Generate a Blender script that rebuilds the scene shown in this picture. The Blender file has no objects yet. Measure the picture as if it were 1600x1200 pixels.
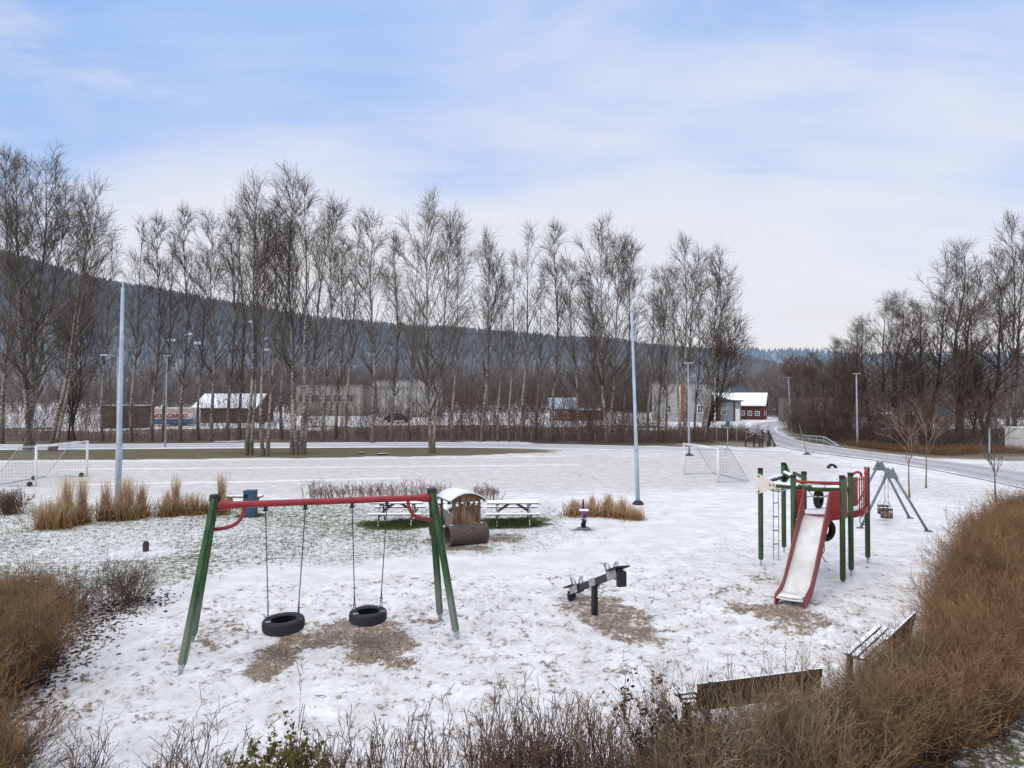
import bpy, bmesh, math, random
import numpy as np
from mathutils import Vector, Matrix
R = math.radians
sc = bpy.context.scene
COL = sc.collection
# ---------------------------------------------------------------- camera
F, CH, HZ = 1067.0, 4.5, 617.0          # focal length (px of a 1600 wide frame), eye height, horizon row
PT = math.atan((HZ - 600) / F)
cam = bpy.data.cameras.new('camera'); cam.sensor_width = 36; cam.lens = 36 * F / 1600
cam.clip_start = 0.1; cam.clip_end = 6000
co = bpy.data.objects.new('camera', cam); COL.objects.link(co)
co.location = (0, 0, CH); co.rotation_euler = (math.pi / 2 + PT, 0, 0); sc.camera = co
def ray(px, py):
    a, b = (px - 800) / F, (600 - py) / F
    return Vector((a, math.cos(PT) - b * math.sin(PT), math.sin(PT) + b * math.cos(PT)))
def at(px, py, z=0.0):                   # point of the plane z seen at a pixel of the photo
    d = ray(px, py); return Vector((0, 0, CH)) + d * ((z - CH) / d.z)
def aty(px, py, y):                      # point at depth y
    d = ray(px, py); return Vector((0, 0, CH)) + d * (y / d.y)
# ---------------------------------------------------------------- tagging
def tag(o, label=None, cat=None, group=None, kind=None):
    if label: o['label'] = label
    if cat: o['category'] = cat
    if group: o['group'] = group
    if kind: o['kind'] = kind
    return o
def thing(name, label, cat, loc=(0, 0, 0), rz=0.0, group=None):
    o = bpy.data.objects.new(name, None); COL.objects.link(o)
    o.location = loc; o.rotation_euler = (0, 0, rz); o.empty_display_size = .2
    return tag(o, label, cat, group)
def link(name, me, m, parent=None):
    o = bpy.data.objects.new(name, me); COL.objects.link(o)
    if m is not None: me.materials.append(m)
    if parent is not None: o.parent = parent
    return o
def copy_tree(o, parent=None):
    c = o.copy(); COL.objects.link(c); c.parent = parent
    for ch in list(o.children): copy_tree(ch, c)
    return c
# ---------------------------------------------------------------- mesh builder
def frame(t):
    t = Vector(t).normalized(); up = Vector((0, 0, 1)) if abs(t.z) < .95 else Vector((0, 1, 0))
    s = t.cross(up).normalized(); return s, s.cross(t).normalized()
class MB:
    def __init__(self, org=(0, 0, 0)): self.v = []; self.f = []; self.o = Vector(org)
    def add(self, vs, fs):
        n = len(self.v); self.v += [tuple(Vector(p) - self.o) for p in vs]; self.f += [[n + i for i in f] for f in fs]; return self
    def hexa(self, b, t):                # bottom and top quads
        n = len(b); fs = [list(range(n))[::-1], list(range(n, 2 * n))]
        fs += [[i, (i + 1) % n, n + (i + 1) % n, n + i] for i in range(n)]
        return self.add(list(b) + list(t), fs)
    def box(self, c, s, rz=0.0):
        c = Vector(c); x, y, z = (k / 2 for k in s); m = Matrix.Rotation(rz, 3, 'Z')
        q = [(-x, -y), (x, -y), (x, y), (-x, y)]
        return self.hexa([c + m @ Vector((a, b, -z)) for a, b in q], [c + m @ Vector((a, b, z)) for a, b in q])
    def bar(self, p, q, w, h, up=None):  # rectangular bar, w sideways, h upward
        p, q = Vector(p), Vector(q)
        if up is None: s, u = frame(q - p)
        else:
            s = (q - p).cross(Vector(up)).normalized(); u = s.cross(q - p).normalized()
        k = [s * w / 2 + u * h / 2, -s * w / 2 + u * h / 2, -s * w / 2 - u * h / 2, s * w / 2 - u * h / 2]
        return self.hexa([p + a for a in k], [q + a for a in k])
    def tube(self, pts, r, n=10, cap=True, closed=False):
        pts = [Vector(p) for p in pts]; K = len(pts)
        rr = r if isinstance(r, (list, tuple)) else [r] * K
        vs = []; s0 = None
        for i, p in enumerate(pts):
            if closed: t = pts[(i + 1) % K] - pts[i - 1]
            else: t = pts[min(i + 1, K - 1)] - pts[max(i - 1, 0)]
            if s0 is None: s, u = frame(t)
            else:
                t = t.normalized(); s = (s0 - t * s0.dot(t)).normalized(); u = s.cross(t)
            s0 = s
            vs += [p + (s * math.cos(2 * math.pi * j / n) + u * math.sin(2 * math.pi * j / n)) * rr[i] for j in range(n)]
        fs = []
        for i in range(K if closed else K - 1):
            a, b = i * n, ((i + 1) % K) * n
            fs += [[a + j, a + (j + 1) % n, b + (j + 1) % n, b + j] for j in range(n)]
        if cap and not closed: fs += [list(range(n))[::-1], [(K - 1) * n + j for j in range(n)]]
        return self.add(vs, fs)
    def lathe(self, prof, c, axis=(0, 0, 1), n=32, closed=False):   # profile of (radius, along)
        c = Vector(c); a = Vector(axis).normalized(); s, u = frame(a); vs = []; K = len(prof)
        for r, z in prof:
            vs += [c + a * z + (s * math.cos(2 * math.pi * j / n) + u * math.sin(2 * math.pi * j / n)) * r for j in range(n)]
        fs = []
        for i in range(K if closed else K - 1):
            p, q = i * n, ((i + 1) % K) * n
            fs += [[p + j, p + (j + 1) % n, q + (j + 1) % n, q + j] for j in range(n)]
        return self.add(vs, fs)
    def build(self, name, m, parent=None, smooth=False, bevel=0.0):
        me = bpy.data.meshes.new(name); me.from_pydata(self.v, [], self.f)
        bm = bmesh.new(); bm.from_mesh(me); bmesh.ops.recalc_face_normals(bm, faces=bm.faces); bm.to_mesh(me); bm.free()
        if smooth:
            for p in me.polygons: p.use_smooth = True
        o = link(name, me, m, parent)
        if bevel:
            b = o.modifiers.new('bevel', 'BEVEL'); b.width = bevel; b.segments = 2; b.limit_method = 'ANGLE'
        return o
# ---------------------------------------------------------------- materials
def nd(nt, t, **k):
    n = nt.nodes.new(t)
    for a, v in k.items():
        if a.startswith('i_'): n.inputs[a[2:].replace('_', ' ')].default_value = v
        else: setattr(n, a, v)
    return n
def mathn(nt, op, a, b=None, clamp=False):
    n = nt.nodes.new('ShaderNodeMath'); n.operation = op; n.use_clamp = clamp
    for i, x in enumerate((a, b)):
        if x is None: continue
        if isinstance(x, (int, float)): n.inputs[i].default_value = x
        else: nt.links.new(x, n.inputs[i])
    return n.outputs[0]
def mix(nt, fac, a, b, blend='MIX'):
    n = nt.nodes.new('ShaderNodeMix'); n.data_type = 'RGBA'; n.blend_type = blend; n.clamp_factor = True
    for i, x in ((0, fac), (6, a), (7, b)):
        if isinstance(x, (int, float)): n.inputs[i].default_value = x
        elif isinstance(x, tuple): n.inputs[i].default_value = x if len(x) == 4 else (*x, 1)
        else: nt.links.new(x, n.inputs[i])
    return n.outputs[2]
def noise(nt, vec, scale, detail=4, rough=.55, dist=0.0):
    n = nd(nt, 'ShaderNodeTexNoise'); n.inputs['Scale'].default_value = scale; n.inputs['Detail'].default_value = detail
    n.inputs['Roughness'].default_value = rough; n.inputs['Distortion'].default_value = dist
    if vec is not None: nt.links.new(vec, n.inputs['Vector'])
    return n.outputs['Fac']
def step(nt, x, lo, hi):
    n = nd(nt, 'ShaderNodeMapRange', interpolation_type='SMOOTHSTEP'); nt.links.new(x, n.inputs[0])
    n.inputs[1].default_value = lo; n.inputs[2].default_value = hi; return n.outputs[0]
def mapping(nt, vec, scale=(1, 1, 1), rot=(0, 0, 0)):
    n = nd(nt, 'ShaderNodeMapping'); n.inputs['Scale'].default_value = scale; n.inputs['Rotation'].default_value = rot
    nt.links.new(vec, n.inputs['Vector']); return n.outputs[0]
def new_mat(name):
    m = bpy.data.materials.new(name); m.use_nodes = True; nt = m.node_tree
    b = nt.nodes['Principled BSDF']; tc = nd(nt, 'ShaderNodeTexCoord'); return m, nt, b, tc
SNOW = (.80, .81, .83)
def mat(name, c, rough=.6, var=.35, ns=6.0, stretch=(1, 1, 1), c2=None, metal=0.0, snow=0.0, bump=.15, low=None, coord='Object', spec=.4):
    """noise-weathered surface; snow = how much snow lies on faces that look up; low = (height, colour) for a worn foot"""
    m, nt, b, tc = new_mat(name)
    v = mapping(nt, tc.outputs[coord], stretch)
    n1 = noise(nt, v, ns, 6, .65); n2 = noise(nt, tc.outputs[coord], ns * .17 + .6, 3)
    dark = tuple(x * (1 - var) for x in c); lite = tuple(min(1, x * (1 + var * .8)) for x in (c2 or c))
    col = mix(nt, step(nt, n1, .3, .7), dark, lite)
    col = mix(nt, mathn(nt, 'MULTIPLY', step(nt, n2, .42, .7), .45), col, tuple(x * .55 + .01 for x in c))
    if low:
        sp = nd(nt, 'ShaderNodeSeparateXYZ'); nt.links.new(tc.outputs['Object'], sp.inputs[0])
        h = mathn(nt, 'ADD', sp.outputs[2], mathn(nt, 'MULTIPLY', mathn(nt, 'SUBTRACT', n1, .5), 1.2))
        col = mix(nt, step(nt, h, low[0] + .35, low[0] - .35), col, low[1])
    ro = mathn(nt, 'ADD', mathn(nt, 'MULTIPLY', n1, .25), rough - .12, True)
    if snow:
        g = nd(nt, 'ShaderNodeNewGeometry'); sp = nd(nt, 'ShaderNodeSeparateXYZ'); nt.links.new(g.outputs['True Normal'], sp.inputs[0])
        s = mathn(nt, 'ADD', sp.outputs[2], mathn(nt, 'MULTIPLY', mathn(nt, 'SUBTRACT', noise(nt, tc.outputs['Object'], 9, 4), .5), .7))
        s = step(nt, s, 1.05 - .45 * snow, 1.2 - .45 * snow)
        col = mix(nt, s, col, SNOW); ro = mathn(nt, 'ADD', ro, mathn(nt, 'MULTIPLY', s, .3), True)
    nt.links.new(col, b.inputs['Base Color']); nt.links.new(ro, b.inputs['Roughness'])
    b.inputs['Metallic'].default_value = metal; b.inputs['Specular IOR Level'].default_value = spec
    if bump:
        bp = nd(nt, 'ShaderNodeBump'); bp.inputs['Strength'].default_value = bump; bp.inputs['Distance'].default_value = .02
        nt.links.new(n1, bp.inputs['Height']); nt.links.new(bp.outputs[0], b.inputs['Normal'])
    return m
def plant_mat(name, a, b_, tip=None, zdark=None, mist=None, patch=None):
    """strand colour from the per-strand 'tone' attribute"""
    m, nt, b, tc = new_mat(name)
    at_ = nd(nt, 'ShaderNodeAttribute', attribute_name='tone')
    col = mix(nt, at_.outputs['Fac'], a, b_)
    if tip:
        a2 = nd(nt, 'ShaderNodeAttribute', attribute_name='along'); col = mix(nt, step(nt, a2.outputs['Fac'], .25, 1), col, tip)
    if mist:                               # distance haze painted into the colour, paler towards the hill foot
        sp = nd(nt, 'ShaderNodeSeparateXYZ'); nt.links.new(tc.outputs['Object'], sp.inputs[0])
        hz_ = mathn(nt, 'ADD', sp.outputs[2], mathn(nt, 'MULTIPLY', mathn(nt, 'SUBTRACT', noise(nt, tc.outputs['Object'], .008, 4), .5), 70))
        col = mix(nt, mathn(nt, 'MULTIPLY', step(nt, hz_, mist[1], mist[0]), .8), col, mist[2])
    if patch: col = mix(nt, step(nt, noise(nt, tc.outputs['Object'], .8, 3), .40, .60), col, patch)
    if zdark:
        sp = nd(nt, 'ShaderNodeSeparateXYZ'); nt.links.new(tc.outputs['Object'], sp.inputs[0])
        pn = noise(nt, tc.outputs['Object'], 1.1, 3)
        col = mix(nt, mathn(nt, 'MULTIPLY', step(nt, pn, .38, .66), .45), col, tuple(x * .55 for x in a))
        col = mix(nt, step(nt, sp.outputs[2], zdark, .05), col, tuple(x * .5 for x in a))  # shade low inside the hedge painted in as darker twigs
    nt.links.new(col, b.inputs['Base Color']); b.inputs['Roughness'].default_value = .85; b.inputs['Specular IOR Level'].default_value = .15
    return m
M = {}
M['green'] = mat('green_paint', (.030, .070, .020), .55, .4, 9, (1, 1, .2), bump=.1)
M['green_leg'] = mat('weathered_green_wood', (.034, .088, .028), .65, .6, 16, (1, 1, .10), low=(.95, (.15, .19, .14)), bump=.5)
M['black'] = mat('black_rubber_cap', (.018, .018, .02), .6, .3, 20)
M['tyre'] = mat('tyre_rubber', (.020, .020, .022), .7, .35, 14, bump=.25)
M['red'] = mat('red_paint', (.30, .022, .030), .4, .25, 8, bump=.04)
M['red_pale'] = mat('faded_red_paint', (.27, .045, .05), .5, .25, 6, bump=.05)
M['steel'] = mat('galvanised_steel', (.42, .46, .49), .45, .2, 15, metal=.4, bump=.05)
M['pole'] = mat('grey_blue_pole', (.38, .45, .52), .5, .2, 4, (1, 1, .3), bump=.03)
M['frame_grey'] = mat('grey_green_steel', (.17, .21, .22), .5, .25, 10, metal=.3, bump=.05)
M['chain'] = mat('dark_chain', (.035, .035, .045), .5, .4, 40)
M['chain_pale'] = mat('pale_chain', (.42, .45, .50), .45, .3, 40, metal=.5)
M['white'] = mat('white_paint', (.74, .74, .73), .5, .12, 8, bump=.04)
M['cream'] = mat('cream_plate', (.66, .58, .52), .5, .1, 6, bump=.03)
M['bedsteel'] = mat('slide_steel', (.62, .61, .60), .38, .15, 3, (1, 1, .3), metal=.25, bump=.03)
M['wood_grey'] = mat('grey_weathered_wood', (.17, .145, .125), .8, .45, 8, (4, 4, .6), snow=1.0, bump=.4)
M['table'] = mat('picnic_wood', (.16, .115, .085), .8, .4, 8, (1, 6, 6), snow=1.3, bump=.3)
M['house_wood'] = mat('stained_planks', (.125, .062, .032), .75, .6, 4, (3, 3, .6), c2=(.20, .115, .07), bump=.35)
M['log'] = mat('weathered_log', (.088, .066, .051), .8, .5, 6, (1, 1, 5), snow=.12, bump=.4)
M['bench'] = mat('dark_bench_wood', (.060, .040, .027), .7, .45, 9, (1, 1, 5), snow=.9, bump=.3)
M['dark_wood'] = mat('dark_wood', (.045, .036, .030), .8, .5, 8, snow=.5, bump=.3)
M['black_metal'] = mat('black_metal', (.014, .014, .016), .5, .35, 12, bump=.08)
M['plate'] = mat('scratched_aluminium', (.34, .34, .34), .5, .25, 14, metal=.3)
M['snow'] = mat('settled_snow', (.79, .80, .82), .8, .06, 5, bump=.3, spec=.2)
M['blue'] = mat('blue_bin_paint', (.022, .075, .135), .5, .2, 7, bump=.05)
M['dark_hole'] = mat('dark_opening', (.008, .008, .01), .9, .2, 5)
M['purple'] = mat('purple_panel', (.16, .12, .30), .5, .3, 30)
M['net'] = mat('grey_net', (.30, .31, .31), .9, .2, 5, bump=0)
M['rope'] = mat('pale_rope', (.46, .45, .42), .9, .2, 20)
M['straw'] = plant_mat('straw', (.17, .090, .028), (.34, .20, .078), (.52, .37, .22))
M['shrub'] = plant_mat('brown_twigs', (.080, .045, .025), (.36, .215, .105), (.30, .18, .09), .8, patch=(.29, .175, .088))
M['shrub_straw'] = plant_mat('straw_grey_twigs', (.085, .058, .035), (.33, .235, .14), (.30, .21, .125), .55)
M['dry_bank'] = plant_mat('rusty_grass', (.10, .058, .028), (.23, .14, .070))
M['litter'] = plant_mat('fallen_leaves', (.035, .025, .02), (.17, .11, .07))
M['chips'] = plant_mat('wood_chips', (.16, .12, .085), (.46, .37, .275))
M['blades'] = plant_mat('lawn_blades', (.035, .055, .015), (.13, .16, .055))
M['shrub_dark'] = plant_mat('dark_twigs', (.070, .045, .030), (.20, .130, .085))
M['shrub_red'] = plant_mat('reddish_twigs', (.17, .105, .10), (.34, .24, .22))
M['twig_sapling'] = plant_mat('sapling_twigs', (.13, .085, .065), (.26, .18, .13))
M['evergreen'] = plant_mat('olive_leaves', (.070, .062, .020), (.19, .165, .060))
M['leaf_dark'] = plant_mat('withered_leaves', (.020, .015, .012), (.075, .045, .028))
M['twig'] = plant_mat('birch_twigs', (.080, .064, .053), (.175, .142, .118))
M['twig_dark'] = plant_mat('alder_twigs', (.065, .048, .038), (.16, .118, .092))
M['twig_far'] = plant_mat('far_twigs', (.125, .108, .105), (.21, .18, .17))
M['twig_brush'] = plant_mat('brush_twigs', (.060, .045, .036), (.20, .148, .116), patch=(.155, .102, .072))
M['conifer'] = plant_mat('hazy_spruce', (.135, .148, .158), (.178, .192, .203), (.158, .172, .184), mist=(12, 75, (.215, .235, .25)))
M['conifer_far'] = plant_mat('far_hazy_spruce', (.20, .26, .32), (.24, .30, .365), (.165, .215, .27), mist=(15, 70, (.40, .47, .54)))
def bark(name, dark, pale, moss, amt):
    m, nt, b, tc = new_mat(name); ob = tc.outputs['Object']
    rings = noise(nt, mapping(nt, ob, (2.2, 2.2, 7)), 1.6, 6, .7, .6)
    big = noise(nt, mapping(nt, ob, (1, 1, .5)), 1.1, 3)
    sp = nd(nt, 'ShaderNodeSeparateXYZ'); nt.links.new(ob, sp.inputs[0])
    col = mix(nt, step(nt, mathn(nt, 'ADD', rings, mathn(nt, 'MULTIPLY', big, .5)), amt, amt + .14), dark, pale)
    h = mathn(nt, 'ADD', sp.outputs[2], mathn(nt, 'MULTIPLY', rings, 3))
    col = mix(nt, step(nt, h, 4.2, 1.2), col, moss)
    col = mix(nt, step(nt, sp.outputs[2], 12, 19), col, dark)
    nt.links.new(col, b.inputs['Base Color']); b.inputs['Roughness'].default_value = .85
    bp = nd(nt, 'ShaderNodeBump'); bp.inputs['Strength'].default_value = .4; bp.inputs['Distance'].default_value = .05
    nt.links.new(rings, bp.inputs['Height']); nt.links.new(bp.outputs[0], b.inputs['Normal']); return m
M['birch'] = bark('birch_bark', (.085, .066, .054), (.37, .325, .275), (.10, .08, .058), .69)
M['alder'] = bark('dark_bark', (.038, .031, .027), (.12, .10, .085), (.035, .035, .02), .78)
M['sapling'] = mat('yellow_sapling_bark', (.19, .135, .065), .8, .3, 12)
# ---------------------------------------------------------------- strands (plants)
def spawn(rng, P, Rd, counts, t0, t1, ang, length, K, up=0.0, droop=0.0, wob=.15, rr=.5):
    """children strands growing from parent strands P (N,K,3)"""
    N, KP, _ = P.shape
    idx = np.repeat(np.arange(N), counts); n = len(idx)
    if n == 0: return np.zeros((0, K, 3)), np.zeros((0, K)), idx
    t = rng.uniform(t0, t1, n); x = t * (KP - 1); i0 = np.minimum(x.astype(int), KP - 2); f = (x - i0)[:, None]
    a, b = P[idx, i0], P[idx, i0 + 1]; pos = a * (1 - f) + b * f
    tan = b - a; tan /= np.linalg.norm(tan, axis=1)[:, None] + 1e-9
    rad = Rd[idx, i0] * (1 - f[:, 0]) + Rd[idx, i0 + 1] * f[:, 0]
    rv = rng.normal(size=(n, 3)); rv -= tan * (rv * tan).sum(1)[:, None]; rv /= np.linalg.norm(rv, axis=1)[:, None]
    an = rng.uniform(ang[0], ang[1], n)[:, None]
    d = tan * np.cos(an) + rv * np.sin(an); d[:, 2] += up; d /= np.linalg.norm(d, axis=1)[:, None]
    L = length(t, idx) if callable(length) else rng.uniform(length[0], length[1], n)
    out = np.zeros((n, K, 3)); out[:, 0] = pos
    for k in range(1, K):
        pos = pos + d * (L / (K - 1))[:, None]; out[:, k] = pos
        d = d + rng.normal(size=(n, 3)) * wob; d[:, 2] -= droop; d /= np.linalg.norm(d, axis=1)[:, None]
    r = (rad * rr)[:, None] * np.linspace(1, .25, K)[None]
    return out, r, idx
def strands(name, parts, m, parent=None, rng=None, sides=None):
    """parts: list of (P, radius, sides); sides 2 = flat ribbon.  One mesh object."""
    rng = rng or np.random.default_rng(1)
    V = []; Q = []; T = []; A = []; off = 0
    for P, Rd, s in parts:
        n, K, _ = P.shape
        if n == 0: continue
        tan = np.gradient(P, axis=1); tan /= np.linalg.norm(tan, axis=2)[..., None] + 1e-9
        rv = rng.normal(size=(n, 1, 3)); a = np.cross(tan, rv); a /= np.linalg.norm(a, axis=2)[..., None] + 1e-9
        b = np.cross(tan, a)
        if s == 2: ring = np.stack([P + a * Rd[..., None], P - a * Rd[..., None]], 2)
        else:
            an = np.arange(s) * 2 * np.pi / s
            ring = P[:, :, None] + (a[:, :, None] * np.cos(an)[None, None, :, None] + b[:, :, None] * np.sin(an)[None, None, :, None]) * Rd[:, :, None, None]
        V.append(ring.reshape(-1, 3))
        base = off + np.arange(n)[:, None, None] * K * s + np.arange(K - 1)[None, :, None] * s
        j = np.arange(1 if s == 2 else s)[None, None]; j2 = (j + 1) % s
        Q.append(np.stack([base + j, base + j2, base + s + j2, base + s + j], -1).reshape(-1, 4))
        tone = rng.uniform(0, 1, n); T.append(np.repeat(tone, K * s))
        A.append(np.tile(np.repeat(np.linspace(0, 1, K), s), n)); off += n * K * s
    V = np.concatenate(V); Q = np.concatenate(Q); me = bpy.data.meshes.new(name)
    me.vertices.add(len(V)); me.vertices.foreach_set('co', V.astype(np.float32).ravel())
    me.loops.add(Q.size); me.loops.foreach_set('vertex_index', Q.astype(np.int32).ravel())
    me.polygons.add(len(Q)); me.polygons.foreach_set('loop_start', np.arange(0, Q.size, 4, dtype=np.int32))
    me.polygons.foreach_set('use_smooth', np.ones(len(Q), bool))
    for nm, arr in (('tone', np.concatenate(T)), ('along', np.concatenate(A))):
        at_ = me.attributes.new(nm, 'FLOAT', 'POINT'); at_.data.foreach_set('value', arr.astype(np.float32))
    me.update(calc_edges=True)
    return link(name, me, m, parent)
# ================================================================ light and sky
SUN = Vector((-.62, -.60, .50)).normalized()
w = bpy.data.worlds.new('World'); sc.world = w; w.use_nodes = True
nt = w.node_tree; bg = nt.nodes['Background']
sky = nd(nt, 'ShaderNodeTexSky', sky_type='NISHITA'); sky.sun_disc = False
sky.sun_elevation = math.asin(SUN.z); sky.sun_rotation = math.atan2(SUN.x, SUN.y)
sky.air_density = 1.0; sky.dust_density = 1.2; sky.ozone_density = 2.5
tc = nd(nt, 'ShaderNodeTexCoord'); d = tc.outputs['Generated']
sp = nd(nt, 'ShaderNodeSeparateXYZ'); nt.links.new(d, sp.inputs[0])
den = mathn(nt, 'ADD', mathn(nt, 'MAXIMUM', sp.outputs[2], 0), .16)
cb = nd(nt, 'ShaderNodeCombineXYZ')
nt.links.new(mathn(nt, 'DIVIDE', sp.outputs[0], den), cb.inputs[0]); nt.links.new(mathn(nt, 'DIVIDE', sp.outputs[1], den), cb.inputs[1])
cl = mapping(nt, cb.outputs[0], (.55, .9, 1), (0, 0, R(28)))
n_big = noise(nt, cl, .75, 3, .5, .3); n_mid = noise(nt, cl, 2.3, 7, .58, .5); n_str = noise(nt, mapping(nt, cb.outputs[0], (.5, 2.2, 1), (0, 0, R(30))), 1.6, 6, .6, .3)
elev = sp.outputs[2]
SKYK = .085
wob_ = mathn(nt, 'ADD', mathn(nt, 'MULTIPLY', mathn(nt, 'SUBTRACT', n_big, .49), 1.15), mathn(nt, 'ADD', mathn(nt, 'MULTIPLY', mathn(nt, 'SUBTRACT', n_mid, .5), .22), mathn(nt, 'MULTIPLY', mathn(nt, 'SUBTRACT', n_str, .5), .22)))
e2 = mathn(nt, 'ADD', elev, mathn(nt, 'MULTIPLY', wob_, step(nt, elev, .0, .3)))
rp = nd(nt, 'ShaderNodeValToRGB'); nt.links.new(e2, rp.inputs[0])
stops = [(0.0, (.86, .82, .84)), (.08, (.84, .84, .89)), (.20, (.82, .86, .95)), (.30, (.72, .80, .965)), (.41, (.45, .625, .97)), (.56, (.25, .46, .93))]
els = rp.color_ramp.elements
while len(els) < len(stops): els.new(.5)
for e_, (p_, c_) in zip(els, stops): e_.position = p_; e_.color = (*c_, 1)
veil = mix(nt, mathn(nt, 'MULTIPLY', step(nt, n_mid, .44, .70), .55), rp.outputs[0], (.88, .89, .94))
bankf = mathn(nt, 'MULTIPLY', step(nt, elev, .065, .035), step(nt, n_str, .38, .62))
veil = mix(nt, mathn(nt, 'MULTIPLY', bankf, .35), veil, (.66, .68, .74))
# an overcast dome is brightest overhead (well above the frame)
gain = mathn(nt, 'ADD', 1.0, mathn(nt, 'MULTIPLY', step(nt, elev, .56, .85), 1.28))
vs_ = nd(nt, 'ShaderNodeVectorMath', operation='SCALE'); nt.links.new(mix(nt, step(nt, elev, .56, .85), veil, (.84, .84, .86)), vs_.inputs[0]); nt.links.new(mathn(nt, 'MULTIPLY', gain, 1 / SKYK), vs_.inputs['Scale'])
nt.links.new(mix(nt, .93, sky.outputs[0], vs_.outputs[0]), bg.inputs[0]); bg.inputs[1].default_value = SKYK
sun = bpy.data.lights.new('sun', 'SUN'); sun.energy = 1.5; sun.angle = R(40); sun.color = (1, .94, .85)
so = bpy.data.objects.new('sun', sun); COL.objects.link(so); so.rotation_euler = SUN.to_track_quat('Z', 'Y').to_euler()
sc.view_settings.view_transform = 'Standard'; sc.view_settings.look = 'None'; sc.view_settings.exposure = 0
sc.cycles.max_bounces = 5; sc.cycles.diffuse_bounces = 3; sc.cycles.glossy_bounces = 2; sc.cycles.transparent_max_bounces = 4

# ================================================================ ground
rng0 = np.random.default_rng(5)
def vnoise(X, Y, s, seed):
    """smooth value noise on arrays"""
    r = np.random.default_rng(seed); g = r.uniform(-1, 1, (256, 256))
    x, y = X / s, Y / s; i, j = np.floor(x).astype(int), np.floor(y).astype(int); fx, fy = x - i, y - j
    fx = fx * fx * (3 - 2 * fx); fy = fy * fy * (3 - 2 * fy)
    q = lambda a, b: g[a % 256, b % 256]
    return (q(i, j) * (1 - fx) + q(i + 1, j) * fx) * (1 - fy) + (q(i, j + 1) * (1 - fx) + q(i + 1, j + 1) * fx) * fy
def sm(x, a, b):
    t = np.clip((x - a) / (b - a), 0, 1); return t * t * (3 - 2 * t)
def geo(a, b, s0, k):
    o = [a]; s = s0
    while o[-1] < b: o.append(o[-1] + s); s *= k
    return o
xs = np.concatenate([np.arange(-26, -12, .16), np.arange(-12, 11.99, .075), np.arange(12, 26.01, .16)]); xo = np.array(geo(26.3, 3000, .35, 1.12)); xs = np.concatenate([-xo[::-1], xs, xo])
ys = np.concatenate([-np.array(geo(1, 400, 2, 1.6))[::-1], np.arange(0, 8, .16), np.arange(8, 20, .08), np.arange(20, 40, .16), np.array(geo(40.2, 4000, .25, 1.035))])
GX, GY = np.meshgrid(xs, ys)
def wpoly(pts, z=0): return np.array([[at(*p).x, at(*p).y] for p in pts])
def dist_line(P):
    D = np.full(GX.shape, 1e9)
    for a, b in zip(P[:-1], P[1:]):
        e = b - a; t = np.clip(((GX - a[0]) * e[0] + (GY - a[1]) * e[1]) / (e @ e), 0, 1)
        D = np.minimum(D, np.hypot(GX - a[0] - t * e[0], GY - a[1] - t * e[1]))
    return D
def inside(P):
    c = np.zeros(GX.shape, bool); n = len(P)
    for i in range(n):
        x1, y1 = P[i]; x2, y2 = P[(i + 1) % n]
        if y1 == y2: continue
        c ^= ((y1 > GY) != (y2 > GY)) & (GX < (x2 - x1) * (GY - y1) / (y2 - y1) + x1)
    return c
def region(pts, soft, rag=0):
    P = wpoly(pts); D = dist_line(np.vstack([P, P[:1]])); s = np.where(inside(P), D, -D)
    return sm(s + vnoise(GX, GY, 1.1, 3) * soft * .7 + (vnoise(GX, GY, 9, 4) + .6 * vnoise(GX, GY, 3, 6)) * rag, -soft - rag * .3, soft + rag * .3)
def blob(px, py, rx, ry, a=1.0):
    c = at(px, py); b = at(px, py + ry); t = at(px, py - ry); wx = rx * c.y / F; wy = (t.y - b.y) / 2
    q = np.hypot((GX - c.x) / wx, (GY - c.y) / wy) + vnoise(GX, GY, .45, 8) * .22 + vnoise(GX, GY, 1.1, 9) * .25
    return a * sm(q, 1.25, .55)
sand = np.zeros(GX.shape)
for b in [(440, 1018, 36, 42, 1), (505, 1000, 70, 18, .75), (590, 1010, 55, 30, 1), (555, 988, 80, 20, .8), (622, 1036, 36, 12, .8), (640, 968, 60, 10, .35), (520, 990, 30, 12, .7),
          (905, 940, 34, 18, .6), (960, 962, 58, 20, .8), (985, 990, 42, 18, .75), (930, 920, 40, 10, .4), (1010, 1000, 30, 12, .6), (950, 940, 26, 10, .7),
          (1215, 965, 70, 15, 1), (1165, 955, 50, 14, .6), (1275, 978, 34, 8, .55), (1240, 985, 40, 10, .6), (1195, 905, 34, 13, .35), (1160, 925, 50, 12, .3),
          (685, 846, 34, 6, .6), (790, 843, 36, 8, .45), (730, 857, 44, 5, .7), (914, 828, 30, 4, .6), (1380, 808, 26, 5, .35), (330, 990, 60, 30, .25), (310, 870, 30, 8, .2), (620, 905, 200, 14, .12), (1090, 915, 90, 20, .12), (760, 920, 120, 20, .12)]:
    sand = np.maximum(sand, blob(*b))
bare = np.zeros(GX.shape)
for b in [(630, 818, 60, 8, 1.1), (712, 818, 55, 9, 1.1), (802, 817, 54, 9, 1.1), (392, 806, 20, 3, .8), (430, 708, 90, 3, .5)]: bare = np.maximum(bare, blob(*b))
lawn = np.maximum(region([(-700, 792), (-100, 785), (200, 790), (560, 785), (700, 800), (640, 868), (560, 884), (400, 892), (215, 930), (60, 930), (-400, 1000)], .5),
                  .6 * region([(700, 790), (880, 782), (900, 830), (820, 862), (640, 872), (640, 850)], .6))
rlawn = region([(1385, 735), (1500, 752), (1640, 778), (1640, 812), (1500, 790), (1380, 765)], 1.0) * .8
field = region([(-900, 735), (-200, 724), (0, 722), (700, 714), (900, 712), (1260, 716), (1330, 728), (1240, 760), (900, 772), (560, 776), (0, 782), (-600, 800)], 1.5)
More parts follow.
